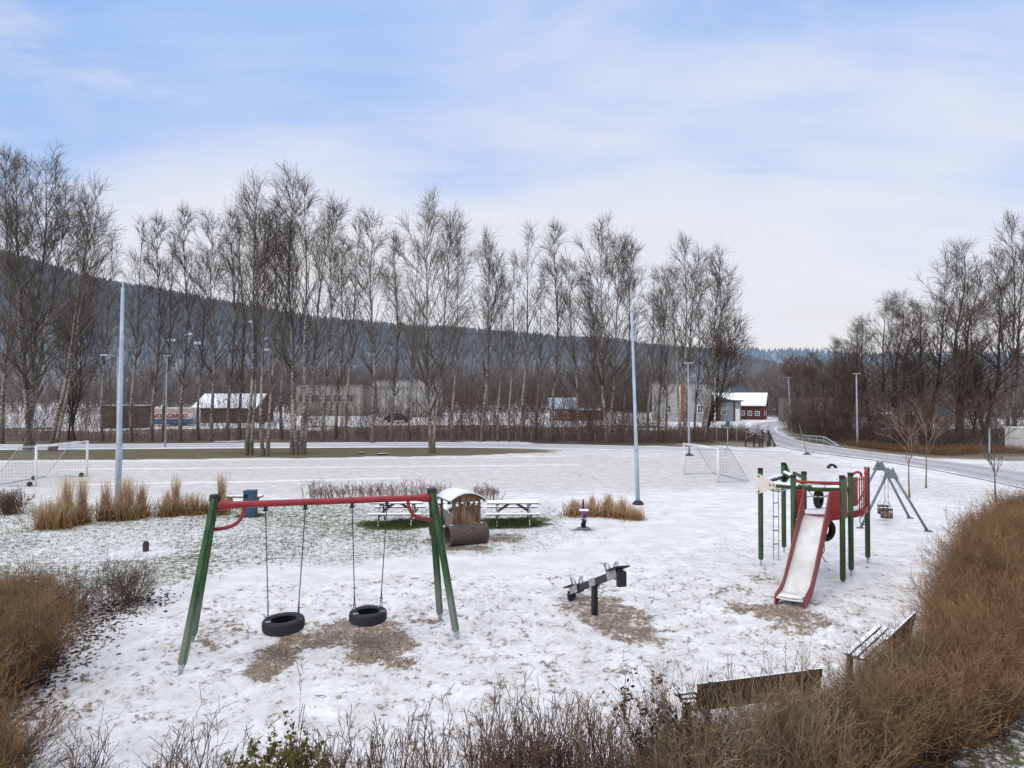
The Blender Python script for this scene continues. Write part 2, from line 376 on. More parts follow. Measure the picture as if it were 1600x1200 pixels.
vb = wpoly([(-900, 730), (0, 720), (250, 718), (400, 716), (600, 713.5), (700, 712), (800, 709), (900, 704)]); vt = wpoly([(-900, 704), (0, 703), (400, 700), (700, 699), (900, 702)])
ylo = np.interp(GX, vb[:, 0], vb[:, 1]); yhi = np.interp(GX, vt[:, 0], vt[:, 1])
verge = sm(GY - ylo + vnoise(GX, GY, 2.5, 11) * .5, -.1, .35) * sm(yhi - GY, -.6, 0) * sm(GX, 7, -6)
verge2 = region([(640, 702), (900, 704), (1240, 709), (1330, 716), (1240, 717), (900, 711), (640, 712)], .8) * .55
bank = region([(1222, 662), (1300, 668), (1500, 690), (1640, 700), (1640, 722), (1480, 718), (1400, 711), (1300, 699), (1240, 685), (1215, 673)], 1.0)
bank2 = region([(1040, 690), (1060, 668), (1160, 668), (1215, 695), (1225, 698), (1180, 701)], .8)
bank3 = .7 * region([(1480, 725), (1640, 722), (1700, 760), (1600, 742), (1500, 728)], .5)
leafA = region([(-1500, 694), (200, 693), (400, 692), (700, 690.5), (900, 694), (1040, 696), (1130, 694), (1060, 668), (900, 666), (600, 668), (300, 671), (-100, 672), (-1500, 675)], 2.0, 9)
leafB = region([(1240, 690), (1300, 672), (1900, 668), (1900, 708), (1600, 706), (1480, 712), (1400, 709), (1320, 696)], 2.0)
leaf = np.maximum(leafA, leafB)
hl = wpoly([(-160, 1250), (-60, 1150), (20, 1070), (80, 1015), (140, 970), (205, 940)])
dk = dist_line(hl); litter = sm(dk, 1.3, .1) * .9
hr = np.array([[-5, 6.6], [1, 6.9], [3.2, 7.4], [4.8, 8.3], [6.5, 9.8], [7.9, 11.3], [9.6, 13.4], [12.4, 16.6], [17, 21.6]])
under = sm(dist_line(hr), 1.3, .5)
corner = region([(1430, 1210), (1500, 1130), (1600, 1050), (1800, 1000), (2000, 1400), (1400, 1500)], .3)
pathl = wpoly([(120, 1010), (230, 935), (400, 897), (600, 886), (780, 881), (900, 868), (1000, 845), (1080, 818), (1150, 787), (1200, 757)])
beaten = sm(dist_line(pathl) + vnoise(GX, GY, 1.5, 14) * .35, 1.25, .55)
lines = np.zeros(GX.shape)
for l in ([(140, 757), (400, 752), (620, 747)], [(100, 733), (400, 731), (900, 726)], [(0, 722), (300, 720), (600, 716), (880, 713)]):
    lines = np.maximum(lines, sm(dist_line(wpoly(l)), .45, .1))
pit = sm(np.hypot(GX - 0, GY - 12) + 0, 17, 7) * (1 - lawn)
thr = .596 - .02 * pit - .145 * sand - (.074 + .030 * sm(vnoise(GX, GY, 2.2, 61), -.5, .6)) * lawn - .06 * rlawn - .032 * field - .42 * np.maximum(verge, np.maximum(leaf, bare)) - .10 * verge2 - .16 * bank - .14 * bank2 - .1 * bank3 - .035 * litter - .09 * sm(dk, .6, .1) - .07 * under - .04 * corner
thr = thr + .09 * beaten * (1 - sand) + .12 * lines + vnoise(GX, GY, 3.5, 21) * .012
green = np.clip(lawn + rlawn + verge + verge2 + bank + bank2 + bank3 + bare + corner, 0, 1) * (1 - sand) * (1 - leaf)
dull = np.clip(field * .8 + (.55 * beaten) + .25 * verge2, 0, 1) * (1 - lines)
# relief: trampled snow, dug hollows under the swings and the mound at the foot of the slide
Z = vnoise(GX, GY, 2.7, 31) * .025 + vnoise(GX, GY, .8, 32) * .012 + vnoise(GX, GY, .37, 33) * .010 * (1 - beaten)
Z = Z * sm(np.hypot(GX, GY), 60, 25)
for (px, py, h, r) in [(1226, 968, .13, .95), (440, 1015, -.06, .6), (575, 1005, -.06, .8)]:
    c = at(px, py); Z += h * np.exp(-((GX - c.x) ** 2 + (GY - c.y) ** 2) / r ** 2 * 1.6)
fp = np.zeros(GX.shape); rf_ = np.random.default_rng(77); nfp = 0
while nfp < 9500:
    x, y = rf_.uniform(-10, 11), rf_.uniform(7.5, 21); px_ = 800 + F * x / y
    if rf_.uniform() > np.exp(-((y - 12.5) / 5) ** 2) + .15: continue
    nfp += 1
    i0, i1 = np.searchsorted(xs, [x - .35, x + .35]); j0, j1 = np.searchsorted(ys, [y - .35, y + .35])
    a = rf_.uniform(0, 3.14); L, W = rf_.uniform(.07, .15), rf_.uniform(.04, .075); dx, dy = GX[j0:j1, i0:i1] - x, GY[j0:j1, i0:i1] - y
    q = np.hypot((dx * np.cos(a) + dy * np.sin(a)) / L, (-dx * np.sin(a) + dy * np.cos(a)) / W)
    dep = rf_.uniform(.012, .034); k = (1 - beaten[j0:j1, i0:i1] * .8) * (1 - lawn[j0:j1, i0:i1])
    Z[j0:j1, i0:i1] += (-dep * np.exp(-q ** 2 * 1.2) + dep * .55 * np.exp(-((q - 1.5) / .45) ** 2)) * k
    fp[j0:j1, i0:i1] = np.maximum(fp[j0:j1, i0:i1], np.exp(-q ** 2) * k * rf_.uniform(.2, 1))
thr = thr - (.085 * fp) + .012
Z -= .003
def grid_mesh(name, X, Y, Zz, m, attrs=(), parent=None):
    nr, nc = X.shape; V = np.stack([X, Y, Zz], -1).reshape(-1, 3); me = bpy.data.meshes.new(name)
    i = (np.arange(nr - 1)[:, None] * nc + np.arange(nc - 1)[None]).ravel(); Q = np.stack([i, i + 1, i + nc + 1, i + nc], -1)
    me.vertices.add(len(V)); me.vertices.foreach_set('co', V.astype(np.float32).ravel())
    me.loops.add(Q.size); me.loops.foreach_set('vertex_index', Q.astype(np.int32).ravel())
    me.polygons.add(len(Q)); me.polygons.foreach_set('loop_start', np.arange(0, Q.size, 4, dtype=np.int32)); me.polygons.foreach_set('use_smooth', np.ones(len(Q), bool))
    for nm, a in attrs: me.attributes.new(nm, 'FLOAT', 'POINT').data.foreach_set('value', a.astype(np.float32).ravel())
    me.update(calc_edges=True); return link(name, me, m, parent)
m, nt, b, tc = new_mat('snowy_ground'); ob = tc.outputs['Object']
A = {k: nd(nt, 'ShaderNodeAttribute', attribute_name=k).outputs['Fac'] for k in ('thr', 'green', 'leaf', 'dull', 'sand', 'verge')}
cv = mapping(nt, ob, (1, 1.15, 1), (0, 0, R(35)))
nA = noise(nt, cv, 2.4, 7, .62, .25); nB = noise(nt, ob, 9, 5, .62, .2); nC = noise(nt, ob, 38, 4, .7)
nf = mathn(nt, 'ADD', mathn(nt, 'MULTIPLY', nA, .34), mathn(nt, 'ADD', mathn(nt, 'MULTIPLY', nB, .42), mathn(nt, 'MULTIPLY', nC, .24)))
nG = mathn(nt, 'ADD', mathn(nt, 'MULTIPLY', noise(nt, ob, 5, 5, .65, .3), .45), mathn(nt, 'ADD', mathn(nt, 'MULTIPLY', noise(nt, ob, 16, 4, .65), .4), mathn(nt, 'MULTIPLY', nC, .15)))
k = nd(nt, 'ShaderNodeMix'); nt.links.new(A['green'], k.inputs[0]); nt.links.new(nf, k.inputs[2]); nt.links.new(nG, k.inputs[3]); nn = k.outputs[0]
dif = mathn(nt, 'SUBTRACT', nn, A['thr'])
soil = step(nt, dif, -.035, .035)
chip = mix(nt, step(nt, noise(nt, ob, 45, 3, .7), .35, .68), (.17, .13, .095), (.44, .35, .265))
chip = mix(nt, step(nt, nA, .4, .62), chip, mix(nt, .5, chip, (.10, .078, .06)))
gr = mix(nt, step(nt, noise(nt, ob, 22, 4, .7), .3, .7), mix(nt, A['verge'], (.040, .062, .018), (.075, .072, .032)), mix(nt, A['verge'], (.15, .19, .075), (.20, .185, .085)))
gr = mix(nt, step(nt, noise(nt, ob, .35, 3), .42, .62), gr, mix(nt, .6, gr, (.13, .10, .065)))
gr = mix(nt, mathn(nt, 'MULTIPLY', A['verge'], step(nt, noise(nt, ob, 1.3, 6, .75), .44, .60)), gr, (.115, .082, .055))
gr = mix(nt, mathn(nt, 'MULTIPLY', A['verge'], step(nt, noise(nt, ob, 3.1, 5, .7), .60, .72)), gr, (.42, .41, .40))
lf = mix(nt, step(nt, noise(nt, ob, 14, 5, .8), .35, .68), (.035, .026, .020), (.20, .135, .10))
gr = mix(nt, mathn(nt, 'MULTIPLY', A['sand'], .75), gr, (.030, .043, .017))  # grass bare of snow; shade under the tables painted in as darker green
soilc = mix(nt, A['leaf'], mix(nt, A['green'], chip, gr), lf)
snowc = mix(nt, step(nt, noise(nt, ob, 1.3, 5, .6), .35, .7), (.66, .645, .63), (.80, .797, .80))
snowc = mix(nt, mathn(nt, 'MULTIPLY', A['dull'], mathn(nt, 'ADD', mathn(nt, 'MULTIPLY', noise(nt, mapping(nt, ob, (.5, 1.6, 1)), 1.2, 6, .7), .9), .05)), snowc, (.44, .415, .38))
# thin snow goes translucent over what lies under it
snowc = mix(nt, mathn(nt, 'MULTIPLY', step(nt, dif, -.20, -.02), .5), snowc, mix(nt, .5, snowc, soilc))
nt.links.new(mix(nt, soil, snowc, soilc), b.inputs['Base Color']); b.inputs['Roughness'].default_value = .85; b.inputs['Specular IOR Level'].default_value = .2
bp = nd(nt, 'ShaderNodeBump'); bp.inputs['Strength'].default_value = .75; bp.inputs['Distance'].default_value = .07
nt.links.new(mathn(nt, 'ADD', mathn(nt, 'MULTIPLY', nn, -1), mathn(nt, 'MULTIPLY', nC, .15)), bp.inputs['Height']); nt.links.new(bp.outputs[0], b.inputs['Normal'])
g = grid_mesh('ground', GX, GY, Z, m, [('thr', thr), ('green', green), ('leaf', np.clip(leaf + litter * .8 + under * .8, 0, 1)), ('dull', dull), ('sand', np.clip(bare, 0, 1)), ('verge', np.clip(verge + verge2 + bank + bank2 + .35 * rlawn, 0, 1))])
tag(g, 'thin trampled snow over lawn, wood chips and football field', kind='structure')
def scatter(name, label, mask, n, seed, m, ln, wd, lift=(0, .3), per=1):
    r = np.random.default_rng(seed); area = np.gradient(GX, axis=1) * np.gradient(GY, axis=0); p = (mask * area).ravel(); p = p / p.sum()
    k = r.choice(p.size, n, p=p); x = GX.ravel()[k] + r.uniform(-.08, .08, n); y = GY.ravel()[k] + r.uniform(-.08, .08, n); z = Z.ravel()[k]
    b = np.stack([x, y, z], -1); b = np.repeat(b, per, 0); n *= per
    if per > 1: b[:, :2] += r.normal(0, .025, (n, 2))
    a = r.uniform(0, 6.28, n); e = r.uniform(lift[0], lift[1], n); L = r.uniform(ln[0], ln[1], n)[:, None]
    d = np.stack([np.cos(a) * np.cos(e), np.sin(a) * np.cos(e), np.sin(e)], -1)
    c = b + d * L * .5; c2 = b + d * L; c2[:, 2] -= .15 * L[:, 0]; b[:, 2] += .002
    W = r.uniform(wd[0], wd[1], n)[:, None] * np.array([[.7, 1, .35]])
    tag(strands(name, [(np.stack([b, c, c2], 1), W, 2)], m, None, r), label, kind='stuff')
near = sm(GY, 34, 27) * (np.abs(GX) < 24)
scatter('wood_chips', 'loose wood chips on the bare patches under the play equipment', np.clip(sand, 0, 1) ** 1.5 * (thr < .52) * near, 9000, 71, M['chips'], (.02, .06), (.004, .011), (0, .35))
scatter('leaf_litter', 'dark fallen leaves strewn along the foot of the left hedge', (sm(dk, 1.5, .1) ** 2 + .04 * litter) * (GY > 6), 4200, 72, M['litter'], (.04, .09), (.012, .028), (0, .4))
scatter('grass_tufts', 'short green grass poking through the thin snow of the lawn', (lawn * (.25 + sm(vnoise(GX, GY, 1.6, 62), -.2, .8)) + .5 * corner) * near, 9500, 73, M['blades'], (.03, .08), (.003, .006), (.5, 1.4), per=4)
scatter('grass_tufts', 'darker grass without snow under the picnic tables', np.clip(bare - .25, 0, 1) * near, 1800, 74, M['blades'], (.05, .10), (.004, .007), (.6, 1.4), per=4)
# ---------------------------------------------------------------- roads
def road_mat(name, c, snow_edge, patch):
    m, nt, b, tc = new_mat(name); ob = tc.outputs['Object']
    a = nd(nt, 'ShaderNodeAttribute', attribute_name='across').outputs['Fac']
    n1 = noise(nt, ob, .7, 6, .6); n2 = noise(nt, ob, 6, 5, .7)
    col = mix(nt, step(nt, n2, .3, .7), tuple(x * .88 for x in c), tuple(x * 1.1 for x in c))
    e = mathn(nt, 'ABSOLUTE', mathn(nt, 'SUBTRACT', mathn(nt, 'MULTIPLY', a, 2), 1))
    e = mathn(nt, 'ADD', e, mathn(nt, 'MULTIPLY', mathn(nt, 'SUBTRACT', n1, .5), .8))
    tr = step(nt, mathn(nt, 'ABSOLUTE', mathn(nt, 'SUBTRACT', e, .42)), .05, .22)
    col = mix(nt, mathn(nt, 'MULTIPLY', tr, patch), col, (.66, .65, .66))
    col = mix(nt, step(nt, e, snow_edge, snow_edge + .25), col, (.76, .76, .78))
    nt.links.new(col, b.inputs['Base Color']); b.inputs['Roughness'].default_value = .7; return m
def road(name, up, lo, z, m, label, n=90):
    def res(P):
        P = wpoly(P); s = np.concatenate([[0], np.cumsum(np.hypot(*np.diff(P, axis=0).T))]); s /= s[-1]
        t = np.linspace(0, 1, n); k = np.ones(7) / 7
        o = np.stack([np.interp(t, s, P[:, i]) for i in (0, 1)], -1); q = np.pad(o, ((3, 3), (0, 0)), 'edge')
        r = np.stack([np.convolve(q[:, i], k, 'valid') for i in (0, 1)], -1); r[0] = o[0]; r[-1] = o[-1]; return r
    U, L = res(up), res(lo); t = np.linspace(0, 1, 9)[None, :, None]; P = L[:, None] * (1 - t) + U[:, None] * t
    Zr = z + .03 * (1 - (2 * t[..., 0] - 1) ** 2) + np.zeros(P.shape[:2])
    o = grid_mesh(name, P[..., 0], P[..., 1], Zr, m, [('across', np.broadcast_to(t[..., 0], P.shape[:2]).copy())])
    return tag(o, label, kind='structure')
road('path', [(-1500, 694), (0, 695), (400, 692.3), (700, 690.8), (900, 695), (1040, 698), (1180, 702), (1236, 706)], [(-1500, 704), (0, 703.5), (400, 700.6), (700, 699.2), (900, 702.5), (1040, 705.5), (1180, 708.5), (1236, 711)],
     .020, road_mat('frosty_path', (.44, .435, .44), .60, .3), 'pale frosty footpath running below the birch row')
road('road', [(1760, 765), (1600, 737), (1500, 723.5), (1440, 717), (1400, 712), (1340, 704), (1280, 695.5), (1240, 687), (1217, 677), (1212, 670), (1222, 664.5), (1250, 662), (1300, 661)],
     [(1760, 800), (1600, 764), (1500, 742), (1440, 731.5), (1400, 724), (1340, 716), (1275, 708), (1232, 703), (1203, 690), (1175, 676), (1165, 669), (1180, 661), (1220, 658)],
     .045, road_mat('frosty_asphalt', (.30, .285, .29), .80, .25), 'grey frosty road curving from the right edge to the red house')
# ---------------------------------------------------------------- wooded hills
sk = np.array([(-500, 330, 800), (-200, 352, 850), (0, 398, 900), (150, 440, 950), (330, 474, 1000), (500, 502, 1050), (600, 512, 1100), (700, 517, 1150), (850, 526, 1250), (950, 532, 1300), (1050, 545, 1400), (1150, 553, 1500), (1230, 575, 1550), (1290, 600, 1600), (1350, 616, 1700)])
skf = np.array([(900, 560, 1900), (1050, 552, 1900), (1180, 549, 1900), (1260, 551, 1900), (1360, 556, 1900), (1500, 556, 1900), (1700, 558, 1900), (2100, 560, 1900)])
def hill(sk, name, m, label, toe, cm, cname, clabel, ncone, seed, ch):
    U = np.arange(sk[0, 0], sk[-1, 0] + 1, 8.0); yy = np.interp(U, sk[:, 0], sk[:, 1]); D = np.interp(U, sk[:, 0], sk[:, 2])
    k = np.ones(9) / 9; yy = np.convolve(np.pad(yy, 4, 'edge'), k, 'valid')
    H = CH + (HZ - yy) / F * D; s = np.linspace(0, 1.25, 40)[:, None]
    Dd = D[None] * (toe + (1 - toe) * s); X = (U[None] - 800) / F * Dd
    prof = np.where(s <= 1, sm(s, -.25, 1.12) / sm(np.array(1.0), -.25, 1.12), 1 - (s - 1) * 1.2); prof = (prof - prof[0]) / (1 - prof[0])
    Zh = H[None] * prof + vnoise(X, Dd, 90, seed) * 5 * s
    o = grid_mesh(name, X, Dd, Zh - .5, m); tag(o, label, kind='structure')
    r = np.random.default_rng(seed); n = ncone; iu = r.uniform(0, len(U) - 1.01, n); js = r.uniform(0.06, 1.02, n) ** .75
    fi = np.floor(iu).astype(int); fj = js / 1.25 * 39; j0 = np.minimum(fj.astype(int), 38); a = iu - fi; c = fj - j0
    G = np.stack([X, Dd, Zh], -1)
    P = (G[j0, fi] * (1 - a)[:, None] + G[j0, fi + 1] * a[:, None]) * (1 - c)[:, None] + (G[j0 + 1, fi] * (1 - a)[:, None] + G[j0 + 1, fi + 1] * a[:, None]) * c[:, None]
    hh = r.uniform(.55, 1.15, n) * ch; wd = hh * r.uniform(.14, .24, n)
    ax = np.stack([P - [0, 0, 1], P + np.stack([0 * hh, 0 * hh, hh * .3], -1), P + np.stack([0 * hh, 0 * hh, hh * .65], -1), P + np.stack([0 * hh, 0 * hh, hh], -1)], 1)
    rd = np.stack([wd, wd * .85, wd * .45, wd * .05], 1)
    f = strands(cname, [(ax, rd, 5)], cm, None, r); tag(f, clabel, kind='stuff')
    return G
def hill_mat(name, lo, hi, z0, z1):  # aerial haze is painted into the base colour, palest low down
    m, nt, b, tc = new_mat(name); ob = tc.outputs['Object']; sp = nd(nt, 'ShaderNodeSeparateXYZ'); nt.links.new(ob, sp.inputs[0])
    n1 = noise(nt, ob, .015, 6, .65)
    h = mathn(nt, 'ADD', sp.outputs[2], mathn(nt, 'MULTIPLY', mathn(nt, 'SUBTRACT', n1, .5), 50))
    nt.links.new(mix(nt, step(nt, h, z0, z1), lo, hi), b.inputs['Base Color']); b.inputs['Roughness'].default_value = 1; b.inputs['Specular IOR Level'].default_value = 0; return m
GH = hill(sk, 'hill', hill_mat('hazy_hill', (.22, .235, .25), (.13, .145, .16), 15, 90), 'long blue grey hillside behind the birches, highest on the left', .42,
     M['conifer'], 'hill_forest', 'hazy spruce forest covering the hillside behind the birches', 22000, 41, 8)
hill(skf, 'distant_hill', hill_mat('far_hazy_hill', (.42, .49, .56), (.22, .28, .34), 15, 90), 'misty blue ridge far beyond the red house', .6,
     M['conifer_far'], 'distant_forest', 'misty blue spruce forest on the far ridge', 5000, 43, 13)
# ================================================================ trees
def trunk_line(rng, H, base=(0, 0), lean=(0, 0), K=16, wob=.10, r0=None, bend=0.0):
    P = np.zeros((1, K, 3)); t = np.linspace(0, 1, K)
    ph = rng.uniform(0, 6.28, 4)
    wx = wob * H * .1 * (np.sin(t * 5 + ph[0]) - np.sin(ph[0]) + .5 * np.sin(t * 11 + ph[1]) - .5 * np.sin(ph[1]))
    wy = wob * H * .1 * (np.sin(t * 5 + ph[2]) - np.sin(ph[2]))
    P[0, :, 0] = base[0] + lean[0] * H * t ** (1 - bend) + wx; P[0, :, 1] = base[1] + lean[1] * H * t + wy; P[0, :, 2] = t * H - .1
    r0 = r0 or .0080 * H; r = r0 * ((1 - t) ** 1.15 * .95 + .04); r[0] *= 1.4; r[1] *= 1.05
    return P, r[None]
def make_tree(seed, H, stems, nbr, spread, t0=.2, bark_m='birch', twig_m='twig', ang=(.5, .9), up=.18, peak=.35, dens=1.0, droop=.06, r0=None, wob=.08, twl=(.35, 1.0), crook=.12):
    rng = np.random.default_rng(seed); tp = []; cp = []
    for (bx, by, lx, ly, hs) in stems:
        P, Rd = trunk_line(rng, H * hs, (bx, by), (lx, ly), wob=wob, r0=r0)
        tp.append((P, Rd, 9))
        def bl(t, idx, hs=hs):
            sh = np.where(t < peak, .6 + .4 * (t - t0) / max(.01, peak - t0), .16 + .84 * ((1 - t) / (1 - peak)) ** .8)
            return np.maximum(.06, sh) * spread * 1.5 * H * hs * rng.uniform(.5, 1.2, len(t))
        B, Br, _ = spawn(rng, P, Rd, [int(nbr * hs * 1.0)], t0, .99, ang, bl, 8, up=up, droop=-.045, wob=crook * .75, rr=.42)
        Br = np.maximum(Br, .018)
        L = np.linalg.norm(np.diff(B, axis=1), axis=2).sum(1)
        hz = np.clip(B[:, 0, 2] / (H * hs), 0, 1); dn = .34 + .52 * sm(hz, .25, .85)
        S, Sr, si = spawn(rng, B, Br, np.maximum(2, (L * 3.0 * dens * dn).astype(int) + (hz > .6) * 3), .25, 1, (.35, .9), lambda t, i: (L[i] * .36 * (1.1 - t * .6)) * rng.uniform(.5, 1.2, len(t)) + .25, 5, up=.10, droop=.0, wob=.07, rr=.6)
        Sr = np.maximum(Sr, .0085)
        L2 = np.linalg.norm(np.diff(S, axis=1), axis=2).sum(1)
        Tw, Tr, _ = spawn(rng, S, Sr, np.maximum(2, ((L2 * 4.5 * dens) * dn[si] + 1 + (hz[si] > .6) * 2).astype(int)), .1, 1, (.2, .75), twl, 4, up=.14, droop=droop * .9, wob=.08, rr=.8)
        Tr = np.maximum(Tr * .8, .0068)
        cp += [(B, Br, 4), (S, Sr, 3), (Tw, Tr, 2)]
    root = thing('birch_tree' if bark_m == 'birch' else 'bare_tree', '', 'tree')
    strands('trunk', tp, M[bark_m], root, rng); strands('crown', cp, M[twig_m], root, rng)
    return root
PROTO = {
    'slim': (make_tree(101, 19, [(0, 0, .01, 0, 1)], 64, .125, .20, ang=(.45, .8), peak=.40), 19),
    'medium': (make_tree(102, 19, [(0, 0, -.01, 0, 1)], 80, .17, .22, ang=(.5, .9), peak=.42, dens=.8), 19),
    'wide': (make_tree(103, 19, [(0, 0, .005, 0, 1), (.15, .1, .05, .03, .93)], 82, .21, .14, ang=(.55, 1.0), peak=.32, up=.22), 19),
    'double': (make_tree(104, 19, [(0, 0, .015, 0, 1), (.3, .1, .06, -.02, .9)], 66, .16, .25, ang=(.45, .8), peak=.45, dens=.8), 19),
    'huge': (make_tree(105, 24, [(0, 0, .02, 0, 1), (.3, .2, -.10, .03, .94), (-.2, .1, .10, -.02, .86), (0, -.2, -.04, -.05, .8)], 74, .18, .18, ang=(.5, .95), peak=.35), 24),
    'fork': (make_tree(106, 20, [(0, 0, -.03, 0, 1), (.2, 0, .07, .02, .95), (-.2, 0, -.09, .03, .85)], 62, .15, .3, ang=(.45, .85), peak=.5, r0=.17, dens=.75), 20),
    'sparse': (make_tree(107, 18, [(0, 0, .012, 0, 1)], 46, .12, .3, ang=(.45, .8), peak=.5), 18),
    'alder': (make_tree(108, 17, [(0, 0, .03, 0, 1), (.3, .1, -.12, .05, .82)], 66, .25, .16, 'alder', 'twig_dark', ang=(.6, 1.15), peak=.45, droop=.03, r0=.24, wob=.18, crook=.22, dens=.85), 17),
    'oldalder': (make_tree(109, 19, [(0, 0, -.02, 0, 1), (.2, .1, .11, .05, .88), (-.3, 0, -.13, 0, .74)], 62, .23, .14, 'alder', 'twig_dark', ang=(.55, 1.1), peak=.5, r0=.25, wob=.2, crook=.22, dens=.85), 19),
    'bushy': (make_tree(110, 9, [(0, 0, .04, 0, 1), (.2, .1, -.15, .05, .9), (-.2, 0, .18, 0, .85), (.1, 0, -.05, -.1, .8)], 40, .26, .1, 'alder', 'twig_dark', ang=(.4, .9), peak=.5, r0=.07, wob=.15, crook=.2), 9),
}
USED = set()
def tree(kind, px, py, tx, ty, label, group=None, rz=None):
    src, H = PROTO[kind]; b = at(px, py); t = aty(tx, ty, b.y)
    o = src if kind not in USED else copy_tree(src); USED.add(kind)
    rr = random.Random(label); o['label'] = label
    o.location = b; s = (t.z) / H; o.scale = (s * rr.uniform(.9, 1.1), s * rr.uniform(.9, 1.1), s)
    a = rr.uniform(-.6, .6) if rz is None else rz
    o.rotation_euler = (0, math.atan2(t.x - b.x, t.z), a); o.rotation_mode = 'XYZ'
    o.rotation_euler = (Matrix.Rotation(math.atan2(t.x - b.x, t.z), 3, 'Y') @ Matrix.Rotation(a, 3, 'Z')).to_euler()
    if group: o['group'] = group
    return o
GB = 'bare trees along the path'
for a in [
    ('slim', 2, 693, 8, 236, 'tall bare tree cut by the left picture edge, left of the huge multi-stemmed birch'),
    ('huge', 44, 703, 58, 230, 'huge multi-stemmed bare birch rising behind the left football goal'),
    ('double', 78, 705, 146, 292, 'bare birch leaning right, its foot beside the huge birch behind the left goal'),
    ('bushy', 112, 688, 118, 470, 'low dark many-stemmed tree right of the leaning birch behind the left goal'),
    ('sparse', 206, 690, 212, 350, 'slim bare birch directly right of the tall left floodlight pole'),
    ('slim', 236, 690, 246, 340, 'slim bare birch before the left end of the lettered cargo trailer'),
    ('sparse', 256, 688, 262, 372, 'white-trunked thin birch right behind the thin grey lamp post by the trailer'),
    ('slim', 281, 690, 287, 326, 'thin tall birch standing before the right end of the lettered cargo trailer'),
    ('medium', 330, 690, 336, 348, 'bare birch rising before the snow-roofed open shed'),
    ('slim', 355, 688, 362, 330, 'slender bare birch right of the snow-roofed shed, behind the verge'),
    ('double', 385, 711, 394, 292, 'forked bare birch standing on the grass verge, leftmost of the verge birches'),
    ('sparse', 411, 712, 404, 345, 'thin straight white-barked birch, second on the grass verge from the left'),
    ('slim', 418, 712, 434, 310, 'leaning white-barked birch sharing its foot with the straight thin verge birch'),
    ('medium', 457, 710, 464, 284, 'tall dark-trunked birch on the verge, left one of the touching pair'),
    ('fork', 469, 710, 494, 296, 'forked dark birch on the verge, right one of the touching pair'),
    ('slim', 503, 690, 522, 322, 'birch leaning slightly right just behind the touching verge pair'),
    ('sparse', 541, 690, 552, 346, 'thin bare tree between the touching verge pair and the white-trunked birch'),
    ('medium', 582, 692, 586, 344, 'white-trunked bare birch left of the pale hall behind the trees'),
    ('slim', 611, 690, 616, 368, 'slim bare birch right before the left end of the pale hall'),
    ('wide', 673, 708, 674, 320, 'broad full-crowned birch standing alone on the verge behind the playhouse'),
    ('sparse', 706, 690, 712, 400, 'thin bare tree partly behind the right side of the broad lone birch'),
    ('double', 752, 690, 756, 370, 'forked slender birch, first to the right of the broad lone birch'),
    ('sparse', 778, 690, 780, 440, 'low thin bare tree between the forked slender birch and the narrow birches'),
    ('sparse', 796, 690, 798, 402, 'short narrow bare birch left of the tallest needle-thin birch'),
    ('sparse', 816, 690, 820, 358, 'needle-thin tall birch left of the small red barn'),
    ('slim', 862, 690, 866, 350, 'tall narrow birch standing before the left end of the small red barn'),
    ('medium', 905, 690, 893, 415, 'dark-stemmed bare tree before the right end of the small red barn'),
    ('wide', 948, 692, 942, 356, 'broad brown-crowned birch left of the right floodlight pole'),
    ('double', 926, 688, 915, 430, 'lower forked tree behind the broad brown-crowned birch'),
    ('slim', 972, 690, 988, 378, 'bare birch just left of the right floodlight pole, behind it at the top'),
    ('sparse', 1012, 690, 1018, 424, 'thin bare tree right of the right floodlight pole'),
    ('medium', 1041, 690, 1046, 430, 'bare birch between the right floodlight pole and the street lamp behind the goal'),
    ('fork', 1068, 692, 1078, 378, 'tall forked birch rising beside the street lamp behind the right goal'),
    ('double', 1095, 690, 1118, 396, 'broad drooping birch right of the street lamp, in front of the white building'),
    ('slim', 1084, 688, 1094, 440, 'thin lower tree tangled among the birches by the white building'),
    ('bushy', 1100, 688, 1146, 500, 'small spreading tree whose branches hang over the grey annex'),
    ('sparse', 160, 690, 168, 372, 'thin bare tree between the leaning birch and the tall left floodlight pole'),
    ('sparse', 310, 688, 314, 395, 'thin pale tree behind the left half of the snow-roofed shed'),
    ('slim', 374, 686, 372, 352, 'slender tree just behind the leftmost forked verge birch'),
    ('sparse', 440, 686, 446, 350, 'thin tree behind the gap between leaning verge birch and touching pair'),
    ('slim', 524, 686, 536, 372, 'thin tree right behind the birch that leans beside the touching verge pair'),
    ('sparse', 640, 688, 644, 392, 'thin bare tree before the right half of the pale hall'),
    ('sparse', 838, 688, 842, 420, 'short thin tree between the needle-thin birch and the barn birch'),
    ('slim', 1028, 688, 1034, 452, 'low thin tree second to the right of the right floodlight pole'),
]: tree(*a, group=GB)
GR = 'bare trees right of the road'
